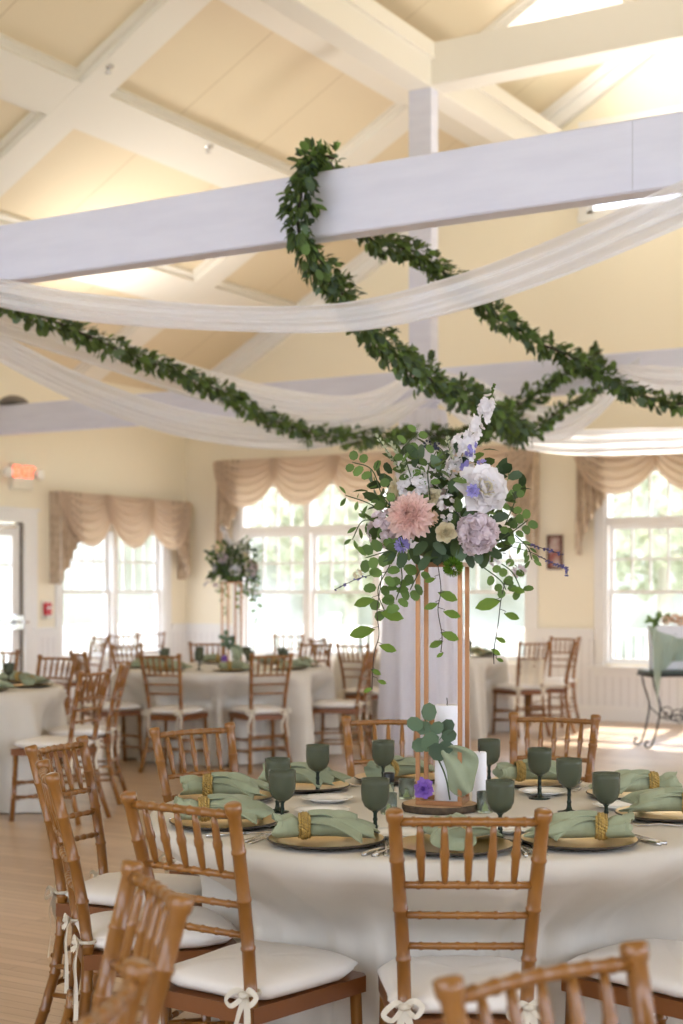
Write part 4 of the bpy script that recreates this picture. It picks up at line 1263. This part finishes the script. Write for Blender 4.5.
    for px, py, n in ((466,463,8),(470,452,8),(464,470,6),(472,446,5),(482,464,6),(466,476,9),(478,475,5)):
        for k in range(n):
            d = V((r3.gauss(0,1), r3.gauss(0,1), r3.gauss(0,1))).normalized(); d = (d-FW*.5).normalized(); pts.append((w(px,py,.075)+d*.011, d))
    florets(mb, pts, .008, 10); mb.build('lilac_delphinium', M['lilac'], root)
    mb = MB()
    for px, py, n in ((427,444,14),(437,446,16),(439,457,12),(438,465,16),(393,503,14)):
        c = w(px,py,.06)
        for k in range(n):
            d = V((r3.gauss(0,1), r3.gauss(0,1), r3.gauss(0,1))).normalized()*.010
            mb.lathe([(.0004,-.0035),(.003,-.002),(.0035,0),(.003,.002),(.0004,.0035)], 7, c=(c+d))
    mb.build('blue_berries', M['berry'], root)
    # lavender sprigs out to the right and one at left, drooping pair in the middle
    for path, dens in (([(505,540),(530,545),(548,550),(563,555)], 40), ([(505,545),(530,552),(552,563),(566,568),(567,576)], 50), ([(432,565),(434,545),(442,540),(446,555),(445,572)], 30), ([(395,570),(360,578),(334,590)], 16)):
        mb = MB(); P = catmull([w(*q, dz=.05) for q in path], 8); mb.tube(P, .0012, 5); mb.mi = 1
        for k in range(dens):
            f = (.35+.65*r3.random())*(len(P)-1); i = min(int(f), len(P)-2); p = P[i].lerp(P[i+1], f-i)
            d = V((r3.uniform(-1,1), r3.uniform(-1,1), r3.uniform(-1,1))).normalized()
            mb.leaf(p, d, -FW, .0075, .005, True)
        mb.build('lavender_sprig', [M['vinestem'], M['lav']], root)
    # trailing ivy vines
    vines = [([(382,575),(380,590),(377,612),(379,635),(374,655),(372,690)], [(364,602,0,26),(392,615,1,30),(362,632,0,32),(388,648,1,22),(376,672,1,14),(382,682,1,12),(368,690,0,12)]),
             ([(438,565),(441,590),(438,610),(442,635),(441,652)], [(430,580,0,14),(448,596,1,26),(431,606,0,18),(452,614,1,22),(450,636,1,24),(436,644,0,18),(440,655,0,10)]),
             ([(505,582),(501,600),(498,625),(494,650),(494,664)], [(518,590,1,18),(488,604,0,32),(512,616,1,20),(501,640,1,14),(496,652,1,14),(500,660,1,10)])]
    for path, lv in vines:
        iv = MB(); iv.mi = 0
        P = catmull([w(*q, dz=.09) for q in path], 8); iv.tube(P, .0014, 5)
        for lx, ly, s_, sz in lv:
            t = min(P, key=lambda p: abs(p.z - w(lx, ly-6, .09).z))
            p1 = w(lx, ly, .09); L = sz/342*.82
            d = (p1-t)
            if d.length < 1e-4: d = RT*(1 if s_ else -1)
            d = (d.normalized()*.5 + RT*(.9 if s_ else -.9) - UP*.12).normalized()
            iv.mi = 0; iv.tube([t, t.lerp(p1, .5) + UP*.003, p1 - d*L*.5], .001, 5)
            iv.mi = 1; iv.leaf(p1 - d*L*.5, d, (-FW + UP*.35).normalized(), L, L*.50, False, .12, .18)
        iv.build('ivy_vine', [M['vinestem'], M['ivy']], root)
    return root
AR = arrangement(); freeze(AR)
tag(AR, 'large pastel flower arrangement with a pink dahlia and trailing ivy on the nearest gold stand', 'flower arrangement', 'tall flower arrangements')
A2 = dup(AR, M2 + V((0,0,SZ+.70)), 2.5, 'smaller looking white and green arrangement on the stand of the middle table')
# eucalyptus sprig and purple flower lying against the stand base
def posy():
    root = empty('eucalyptus_posy', cw(SX, SD-.03, SZ)); inv = root.location.copy()
    rr = random.Random(77)
    def w(px, py, dz=.08): return W(px, py, SD-dz) - inv
    mb = MB(); st = MB()
    st.tube(catmull([w(450,800,.075), w(445,775), w(432,745), w(424,715)], 6), .0022, 6)
    for px, py, s, a in ((429,712,16,90),(415,724,15,160),(424,728,14,200),(437,728,13,30),(447,727,15,60),(430,742,19,250),(420,745,15,200),(438,752,18,330),(449,736,14,10),(445,748,15,20)):
        c = w(px, py, .08+rr.uniform(-.01,.02)); L = s/342*1.15
        d = (RT*cos(math.radians(a)) + UP*sin(math.radians(a))).normalized()
        st.tube([c-d*L*.5, c-d*L*.5 - (d*.3+UP*.5)*.015], .0009, 4)
        mb.leaf(c-d*L*.5, d, (-FW+UP*rr.uniform(-.3,.5)+RT*rr.uniform(-.4,.4)).normalized(), L, L*.85, True, .12, .1)
    mb.build('eucalyptus_leaves', M['leaf3'], root); st.build('stem', M['stem'], root)
    mb = MB()
    def rib(u, v):
        px = 446 + 27*u + 6*sin(u*5); py = 748 + 46*u**1.1
        wd = 8 + 16*sin(u*PI)**.7
        return w(px - wd*(v-.5)*1.3, py + wd*(v-.5)*.75, .085 + .012*sin(v*9+u*4) )
    mb.grid(rib, 20, 12); o = mb.build('sage_ribbon', M['sage'], root)
    mb = MB(); ax = (-FW*.9 - RT*.35 + UP*.2)
    bloom(mb, w(424,789,.115), ax, .032, 3, 3, wide=1.0, cup=.3, ruf=.10, emin=.05, emax=1.0, nn=(6,4)); mb.build('purple_flower', M['purple'], root)
    return root
PO = posy(); freeze(PO)
tag(PO, 'eucalyptus sprig with a purple flower and sage ribbon leaning on the nearest stand base', 'posy', 'posies at the stand bases')
dup(PO, M2 + V((0,0,SZ)) - FW*.03, .1, 'small eucalyptus sprig with a purple flower at the base of the middle table stand')

# ------------------------------------------------------------------ garlands
def garland(path, R0, dens, L, label, seed, mats=('leaf1','leaf2','leaf3'), frac_round=.4, taper=1.0):
    rr = random.Random(seed)
    root = empty('leaf_garland', W(*path[0])); inv = root.location.copy(); tag(root, label, 'garland', 'hanging green garlands')
    P = [p - inv for p in catmull([W(*q) for q in path], 10)]
    st = MB(); st.tube(P, .008, 6); st.build('core_stem', M['vinestem'], root)
    mb = MB()
    tot = sum((b-a).length for a, b in zip(P, P[1:])); n = int(tot*dens)
    cum = [0]
    for a, c in zip(P, P[1:]): cum.append(cum[-1]+(c-a).length)
    i = 0
    for k in range(n):
        s = tot*(k+rr.random())/n
        while i < len(cum)-2 and cum[i+1] < s: i += 1
        while i > 0 and cum[i] > s: i -= 1
        p = P[i].lerp(P[i+1], (s-cum[i])/max(1e-6, cum[i+1]-cum[i])); t = (P[i+1]-P[i]).normalized()
        u = t.orthogonal().normalized(); v = t.cross(u); a = rr.uniform(0, 2*PI)
        rd = u*cos(a)+v*sin(a)
        q = rr.random()**.7
        bulge = .55 + .5*abs(sin(s*8.3+seed)+.45*sin(s*21+2*seed))*rr.uniform(.6,1.15); R = R0*(taper + (1-taper)*min(1, s/(tot*.3)))
        c = p + rd*R*q*.72*bulge
        d = (rd*.9 + t*rr.uniform(-.2,1.2) + V((0,0,rr.uniform(-.7,.25)))).normalized()
        mb.mi = rr.choices((0,1,2), (.5,.22,.28))[0]
        rnd_ = rr.random() < frac_round
        ll = L*rr.uniform(.6,1.4)
        mb.leaf(c, d, (rd+V((rr.uniform(-.6,.6),rr.uniform(-.6,.6),rr.uniform(-.2,.8)))).normalized(), ll, ll*(.72 if rnd_ else .34), rnd_, .2, .25)
    mb.build('leaves', [M[m] for m in mats], root)
d1 = 6.93
garland([(334,158,7.0),(318,156,6.94),(306,166,6.80),(301,195,6.78),(298,225,6.80),(307,254,6.9),(338,288,7.2),(378,338,7.5),(425,376,7.9),(468,398,8.3),(500,418,8.8),(525,434,9.2)],
        .105, 800, .048, 'thick leafy garland looped over the near beam and swooping down behind the flowers', 1, taper=.6)
garland([(330,162,7.1),(350,205,7.35),(372,240,7.6),(415,252,7.9),(450,278,8.2),(490,310,8.5),(540,343,8.8),(575,358,8.9),(610,380,9.0),(650,398,9.0),(700,406,9.0),(860,418,9.5),(1066,402,10.15)],
        .075, 560, .048, 'leafy garland sagging from behind the near beam across to the right edge', 2)
garland([(-45,286,8.2),(0,300,8.4),(60,324,8.9),(120,350,9.4),(210,386,10.2),(268,418,10.9),(320,434,11.4),(380,437,12.0),(412,432,12.6)],
        .080, 430, .052, 'long leafy garland descending from the left edge towards the draped column', 3)
garland([(430,434,12.75),(470,436,12.3),(510,410,12.1),(545,388,12.1),(572,368,12.05),(600,352,12.0)],
        .10, 520, .058, 'short leafy garland rising right to the far beam, crossing the sagging one', 4)
garland([(500,440,11.9),(540,425,11.8),(560,410,11.8),(600,388,11.95)],
        .055, 420, .05, 'thin leafy garland below the crossing, half hidden by white tulle', 5)

# ------------------------------------------------------------------ sheers
def swag(path, widths, folds, label, seed, amp=.03):
    rr = random.Random(seed); ph = [rr.uniform(0,6) for _ in range(3)]
    P = catmull([W(*q) for q in path], 12); N = len(P)-1
    wd = widths
    def f(u, v):
        x = u*N; i = min(int(x), N-1); p = P[i].lerp(P[i+1], x-i)
        t = (P[min(i+1,N)]-P[max(i-1,0)]); t.z = 0
        nrm = V((-t.y, t.x, 0)).normalized()
        k = u*(len(wd)-1); j = min(int(k), len(wd)-2); w_ = wd[j] + (wd[j+1]-wd[j])*(k-j)
        s = v-.5
        return p + UP*(-s*w_) + nrm*(amp*sin(s*folds*2*PI + ph[0] + 1.5*sin(u*5+ph[1])) + amp*.5*sin(s*folds*3.7*PI+ph[2]+u*6))*(w_/max(wd))
    mb = MB(); mb.grid(f, N, 36)
    o = mb.build('tulle_swag', M['sheer']); tag(o, label, 'drapery', 'white tulle swags under the ceiling')
swag([(-60,283,7.95),(0,293,7.65),(80,307,7.35),(190,317,7.05),(300,320,6.75),(380,313,6.5),(480,288,6.25),(580,251,6.0),(683,205,5.75),(760,166,5.6)], [.12,.15,.14,.12,.13,.15,.16,.17,.18], 3, 'white tulle swag sweeping the full width just under the near beam', 1)
swag([(-60,292,8.6),(0,318,8.9),(100,352,9.6),(210,388,10.4),(300,408,11.2),(370,405,11.9),(420,374,12.7)], [.16,.2,.2,.22,.24,.2,.1], 3, 'white tulle swag, upper of the two falling from the left edge to the column', 2, .04)
swag([(-60,315,8.6),(0,348,8.9),(90,392,9.6),(190,425,10.4),(290,436,11.2),(370,424,11.9),(425,396,12.75)], [.14,.16,.18,.2,.22,.2,.1], 3, 'white tulle swag, lower of the two falling from the left edge to the column', 3, .04)
swag([(440,378,12.8),(480,395,12.3),(520,420,12.1),(560,424,12.1),(595,405,12.1),(622,380,12.05),(640,362,12.0)], [.12,.25,.32,.3,.24,.18,.08], 3, 'white tulle swag dipping in a V right of the column below the far beam', 4, .04)
swag([(440,395,12.85),(490,428,12.7),(560,441,12.5),(640,441,12.2),(700,438,12.0),(800,420,11.7)], [.16,.2,.22,.22,.2,.16], 3, 'white tulle swag running low and level to the right edge above the window valance', 5, .03)
swag([(618,368,11.9),(650,380,11.6),(690,383,11.4),(760,372,11.2)], [.06,.24,.26,.2], 3, 'white tulle swag hanging from the far beam at the right edge', 6, .03)
# column drape
cp = V((XC, Y2+.06, 0)); rr = random.Random(4)
mb = MB()
def cd(r, z, w):
    k = 1 - z/2.95
    return r + (.012+.03*k)*(sin(11*w+1.2*sin(z)) + .5*sin(23*w+2*z))
mb.lathe([(.19,2.98),(.20,2.9),(.215,2.7),(.24,2.3),(.29,1.7),(.325,1.1),(.34,.6),(.36,.15),(.37,.008)], 120, c=cp, fn=lambda r, z, w: cd(r, z, w))
tag(mb.build('column_drape', M['drape']), 'white gathered fabric wrapped around the column to the floor', 'drapery')

# ------------------------------------------------------------------ valances
def valance(axis, face, a0, a1, z0, nsw, drop, jl, jr, label):
    root = empty('swag_valance'); tag(root, label, 'valance')
    def q(u, d, z):  # d into the room
        return V((u, face-d, z)) if axis == 'x' else V((face+d, u, z))
    mb = MB()
    A, B = (a0, a1)
    lo, hi = (V(q(A,.002,z0-.05)), V(q(B,.15,z0)))
    mb.box((min(lo.x,hi.x),min(lo.y,hi.y),z0-.05), (max(lo.x,hi.x),max(lo.y,hi.y),z0)); mb.build('header_board', M['damask'], root, smooth=False)
    # end returns and jabots
    for s, (u0, u1, jlen) in ((0, (a0, a0+.34, jl)), (1, (a1, a1-.34, jr))):
        mb = MB()
        def f(u, v, u0=u0, u1=u1, jlen=jlen):
            x = u0 + (u1-u0)*u
            ln = jlen*(1-.52*u**.8) + .03*math.floor(u*4)/4
            return q(x + .01*sin(v*5+u*9), .165 + .028*sin(u*PI*9) + .02*v, z0 - v*ln)
        mb.grid(f, 54, 14); mb.build('jabot', M['damask'], root)
        mb = MB()
        mb.grid(lambda u, v, u0=u0, jlen=jlen: q(u0 + .006*sin(u*PI*6), .005+.16*u, z0 - v*jlen), 10, 8); mb.build('end_return', M['damask'], root)
    w = (a1-a0-.1)/nsw
    for i in range(nsw):
        x0 = a0 + .05 + w*i - .09; x1 = x0 + w + .18
        mb = MB(); top = (i % 2)
        def f(u, v, x0=x0, x1=x1, top=top, i=i):
            dr = drop*(.10 + .90*v)*(1 + .0*u)
            prof = (1-(2*u-1)**2)
            prof = prof**.62
            edge = (x1-x0)*.13*(1-v)           # fold starts spread along the board
            xx = x0 + edge + (x1-x0-2*edge)*u
            fold = .024*sin(v*2*PI*5.2)*(.35+.65*prof)
            return q(xx, .185 + .018*top + .045*prof*(.3+.7*v) + fold, z0 - .0 - dr*prof*(1) - .02*(1-prof)*v)
        mb.grid(f, 30, 64)
        mb.add([q(x0, .17, z0), q(x1, .17, z0), q(x1-.05, .17, z0-.10), q(x0+.05, .17, z0-.10)], [(0,1,2,3)])
        mb.build('swag', M['damask2'], root)
valance('x', YB, -10.9, -6.62, 3.04, 5, .60, 1.25, 1.28, 'taupe damask swag valance over the wide back windows behind the flowers')
valance('x', YB, -6.12, -1.70, 3.02, 5, .58, 1.22, 1.22, 'taupe damask swag valance over the window at the right edge')
valance('y', XL, 12.92, 15.32, 2.54, 3, .62, 1.05, .98, 'taupe damask swag valance over the left wall window')

# ------------------------------------------------------------------ wall things
# exit sign
py_ = 12.0
yx = 12.42
root = empty('exit_sign', (XL, yx, 2.68)); tag(root, 'illuminated red exit sign with two lamp heads above the glazed door', 'exit sign')
mb = MB(); mb.cham((.002,-.16,-.16), (.07,.16,.13), .01); mb.build('housing', M['exitbody'], root, smooth=False)
mb = MB(); mb.box((.07,-.13,-.05), (.075,.13,.12)); mb.build('face_plate', M['exitbody'], root, smooth=False)
cu = bpy.data.curves.new('lettering', 'FONT'); cu.body = 'EXIT'; cu.size = .165; cu.extrude = .003; cu.align_x = 'CENTER'; cu.align_y = 'CENTER'; cu.offset = .004
tx = bpy.data.objects.new('lettering', cu); COL.objects.link(tx); tx.parent = root; tx.location = (.078, 0, .035); tx.rotation_euler = (PI/2, 0, PI/2); cu.materials.append(M['exitface'])
bpy.context.view_layer.update()
_me = bpy.data.meshes.new_from_object(tx.evaluated_get(bpy.context.evaluated_depsgraph_get()))
_loc, _rot = tx.location.copy(), tx.rotation_euler.copy(); bpy.data.objects.remove(tx)
tx = bpy.data.objects.new('lettering', _me); COL.objects.link(tx); tx.parent = root; tx.location = _loc; tx.rotation_euler = _rot
for s in (-1, 1):
    mb = MB(); mb.tube([(.035, s*.16, .02), (.04, s*.22, .03)], .014, 8); mb.tube([(.02,s*.25,.03),(.05,s*.25,.03),(.10,s*.255,.02),(.105,s*.255,.02)], [.03,.055,.062,.05], 18); mb.build('lamp_head', M['lamp'], root)
# alarm
root = empty('fire_alarm_pull', (XL, 12.98-.12, 1.21)); tag(root, 'small red fire alarm pull under a clear cover beside the door', 'fire alarm')
mb = MB(); mb.cham((.002,-.05,-.07), (.045,.05,.07), .006); mb.build('body', M['alarm'], root, smooth=False)
mb = MB(); mb.box((.045,-.035,.0), (.056,.035,.022)); mb.build('handle', M['white'], root, smooth=False)
mb = MB(); mb.cham((.0015,-.085,-.115), (.012,.085,.10), .004); mb.build('back_plate', M['exitbody'], root, smooth=False)
mb = MB(); mb.box((.05,-.075,-.1), (.08,.075,-.075)); mb.box((.012,-.075,-.1), (.08,-.07,-.075)); mb.box((.012,.07,-.1), (.08,.075,-.075)); mb.build('cover_sill', M['lamp'], root, smooth=False)
# picture
xp = -6.43
root = empty('framed_picture', (xp, YB, 1.84)); tag(root, 'small narrow dark-framed picture on the wall between the back windows', 'picture')
mb = MB()
for a, c in (((-.09,-.035,-.19),(-.065,-.001,.19)), ((.065,-.035,-.19),(.09,-.001,.19)), ((-.065,-.035,-.19),(.065,-.001,-.165)), ((-.065,-.035,.165),(.065,-.001,.19))): mb.box(a, c)
mb.build('frame', M['brown'], root, smooth=False)
mb = MB(); mb.box((-.065,-.02,-.165), (.065,-.001,.165)); mb.build('print', M['picture'], root, smooth=False)
# sprinklers on the ceiling bands
def sprinkler(px, py, label):
    t = (px-CX)/FPX; dx = FW.x + RT.x*t; zz = (HZ-py)/FPX
    d = (PZ0 - SL*XL - EYE - .12)/(zz - SL*dx); p = W(px, py, d)
    root = empty('ceiling_sprinkler', p); tag(root, label, 'sprinkler', 'ceiling sprinklers')
    mb = MB(); mb.lathe([(.0005,.03),(.045,.03),(.05,.02),(.03,.005),(.012,0),(.0005,0)], 20); mb.build('escutcheon', M['silver'], root)
    mb = MB(); mb.tube([(0,0,.01),(0,0,-.03)], .012, 8); mb.lathe([(.0005,-.03),(.026,-.03),(.028,-.034),(.0005,-.036)], 16); mb.build('deflector', M['silver'], root)
sprinkler(108, 69, 'small metal ceiling sprinkler where the white bands cross at top left')
sprinkler(208, 149, 'small ceiling sprinkler on the band just above the near beam')
# uplight on the far beam at the left edge
p = W(-4, 405, 15.35); root = empty('spot_lamp', (p.x, Y2+.11, 3.33)); tag(root, 'dark domed lamp resting on the far beam at the left edge', 'lamp')
mb = MB(); mb.lathe([(.0005,.11),(.05,.108),(.11,.085),(.15,.05),(.16,.02),(.15,.015),(.0005,.015)], 28); mb.build('dome', mat('grey_lamp_housing', (112,106,100), .5), root)
mb = MB(); mb.lathe([(.0005,0),(.07,0),(.07,.015),(.0005,.015)], 20); mb.build('base', M['iron'], root)

# ------------------------------------------------------------------ iron side table with draped board (right edge)
TI = cw(3.08, 13.55)
f = -FW
root = empty('iron_side_table', TI, YAW + .12); tag(root, 'black wrought-iron side table with scrolled legs at the right edge', 'side table')
TH = .70
mb = MB(); mb.cham((-.36,-.17,TH-.035), (.36,.17,TH), .006); mb.build('table_top', mat('dark_green_stone', (62,78,70), .3), root, smooth=False)
mb = MB()
for a, c in (((-.36,-.17),(.36,-.17)), ((-.36,.17),(.36,.17)), ((-.36,-.17),(-.36,.17)), ((.36,-.17),(.36,.17))): mb.tube([(*a,TH-.045),(*c,TH-.045)], .012, 8)
mb.build('apron', M['iron'], root)
for sx in (-1, 1):
    for sy in (-1, 1):
        mb = MB(); x, y = sx*.33, sy*.15
        pts = [(x,y,TH-.05),(x-sx*.02,y,.55),(x-sx*.07,y,.38),(x-sx*.045,y,.2),(x+sx*.0,y,.05),(x+sx*.035,y,.012),(x+sx*.07,y,.03),(x+sx*.06,y,.07),(x+sx*.035,y,.06)]
        mb.tube(catmull(pts, 6), .009, 8); mb.build('leg', M['iron'], root)
mb = MB()
for sy in (-1, 1):
    for s in (-1, 1):
        c = []
        for k in range(22):
            a = k*.42; r = .085-.0035*k
            c.append((s*(.09+ r*cos(a)*.9), sy*.15, .28 + r*sin(a)))
        mb.tube(c, .006, 6)
    mb.tube([(-.26,sy*.15,.36),(-.14,sy*.15,.25),(0,sy*.15,.28),(.14,sy*.15,.25),(.26,sy*.15,.36)], .007, 6)
mb.build('scroll_brace', M['iron'], root)
root2 = empty('welcome_board', TI + V((0,0,TH)) , YAW+.12); tag(root2, 'white board easel standing on the iron side table under sage cloth', 'board')
mb = MB(); mt = Matrix.Translation((-.03,.06,.0)) @ Matrix.Rotation(-.15, 4, 'X')
mb.cham((-.26,-.012,.0), (.26,.012,.40), .004, mt); mb.build('panel', M['wax'], root2, smooth=False)
mb = MB(); mb.tube([(-.03,.10,.32),(-.03,.155,.006)], .008, 8); mb.build('easel_leg', M['iron'], root2)
mb = MB()
def dr(u, v):
    x = -.31 + .60*u
    s = abs(2*u-1)
    top = .40 - .115*(1-s**1.6)*(1.0) 
    ln = .20 + .56*s**2.4
    z = top - ln*v + .012*sin(v*14+u*7)
    return V((x + .015*sin(v*9+u*20), .06-.055 - .02*sin(u*PI*7) - .03*s*v - (.20*min(1, max(0, (.40-z)/.36))*s**2), z))
mb.grid(dr, 60, 26)
o = mb.build('draped_cloth', M['sagethin'], loc=TI+V((0,0,TH))-RT*.02-FW*.02); o.rotation_euler[2] = YAW+.12
tag(o, 'sheer sage cloth draped over the white board on the iron table', 'cloth')
root = empty('board_garland', TI + V((0,0,TH+.42)), YAW+.12); tag(root, 'small blush flowers and green leaves on top of the draped board', 'flowers')
mb = MB(); lf = MB(); r3 = random.Random(6); st_ = MB()
st_.tube([(-.26,.07,.0),(-.1,.06,.03),(.1,.06,.03),(.26,.07,.01)], .004, 6)
for cx2, cz in ((-.13,.03),(-.05,.04),(.05,.04),(.0,.02),(.14,.03)): pompon(mb, V((cx2,.05,cz)), .042, 60, int(cx2*100)+50, .6, .7)
for k in range(34):
    x = r3.choice((-1,1))*r3.uniform(.10,.30); lf.leaf(V((x,.06,.02+r3.uniform(-.02,.07))), V((r3.uniform(-1,1),r3.uniform(-1,.3),r3.uniform(-.5,1))), V((0,-1,.3)), .055, .04, True)
mb.build('blossoms', M['peach'], root); lf.build('leaves', M['leaf2'], root); st_.build('stem', M['stem'], root)
root = empty('table_flowers', TI + RT*.24 - FW*.07 + V((0,0,TH))); tag(root, 'rust red flowers with leaves lying on the iron table at the right edge', 'flowers')
mb = MB(); lf = MB()
for k in range(5): pompon(mb, V((-.12+.07*k, r3.uniform(-.03,.03), .035+.012*(k % 2))), .032, 60, k+80, .6, .7)
for k in range(70): lf.leaf(V((r3.uniform(-.18,.2), r3.uniform(-.04,.04), r3.uniform(.012,.05))), V((r3.uniform(-1,1), r3.uniform(-1,1), r3.uniform(.1,1))), UP, .055, .025)
mb.build('blossoms', M['redp'], root); lf.build('leaves', M['leaf2'], root)

# ------------------------------------------------------------------ light, world, camera
w = bpy.data.worlds.new('sky'); SC.world = w; w.use_nodes = True
nt = w.node_tree; bg = nt.nodes['Background']
bg.inputs[0].default_value = (.83, .925, 1.12, 1); bg.inputs[1].default_value = 1.5
sun = bpy.data.lights.new('sun', 'SUN'); sun.energy = 3.4; sun.angle = math.radians(2); sun.color = (1, .93, .82)
so = bpy.data.objects.new('sun', sun); COL.objects.link(so)
sd = V((.12, -1.0, -.95)).normalized()
so.rotation_euler = sd.to_track_quat('-Z', 'Y').to_euler()
def area(name, loc, target, sx, sy, power, color):
    l = bpy.data.lights.new(name, 'AREA'); l.shape = 'RECTANGLE'; l.size = sx; l.size_y = sy; l.energy = power; l.color = color
    o = bpy.data.objects.new(name, l); COL.objects.link(o); o.location = loc
    o.rotation_euler = (V(target)-V(loc)).to_track_quat('-Z', 'Y').to_euler()
# unseen spots added to brighten the ceiling; no lamp bodies on the beams
for (x, y, z, e, tgt) in ((-9.6, 5.95, 3.5, 22, (-9.6, 6.5, 9)), (-3.6, 5.95, 3.5, 60, (-4.5, 7, 9)), (-9.4, 11.62, 3.5, 45, (-8.5, 12, 9)), (-3.6, 11.62, 3.5, 70, (-4.0, 12.4, 9)),
                          (XC+.05, 13.9, 6.25, 85, (-3.6, 14.3, 8.4)), (XC+.05, 9.0, 6.25, 45, (-3.6, 9.5, 8.4))):
    l = bpy.data.lights.new('ceiling_fill_spot', 'SPOT'); l.energy = e; l.color = (1, .97, .93); l.spot_size = math.radians(155); l.spot_blend = 1; l.shadow_soft_size = .3
    o = bpy.data.objects.new('ceiling_fill_spot', l); COL.objects.link(o); o.location = (x, y, z)
    o.rotation_euler = (V(tgt)-V((x, y, z))).to_track_quat('-Z', 'Y').to_euler()

cam = bpy.data.cameras.new('camera'); co = bpy.data.objects.new('camera', cam); COL.objects.link(co); SC.camera = co
co.location = (0, 0, EYE); co.rotation_euler = (PI/2, 0, YAW)
cam.sensor_fit = 'VERTICAL'; cam.sensor_height = 36; cam.lens = FPX/1024*36; cam.shift_y = (HZ-512)/1024
cam.clip_start = .05; cam.clip_end = 300
cam.dof.use_dof = True; cam.dof.focus_distance = 4.15; cam.dof.aperture_fstop = 3.4
SC.view_settings.view_transform = 'Standard'; SC.view_settings.look = 'None'; SC.view_settings.gamma = 1; SC.view_settings.exposure = 1.93
SC.view_settings.use_curve_mapping = False
try:
    SC.cycles.use_denoising = True
    SC.cycles.max_bounces = 8; SC.cycles.transparent_max_bounces = 16; SC.cycles.sample_clamp_indirect = 6
except Exception: pass
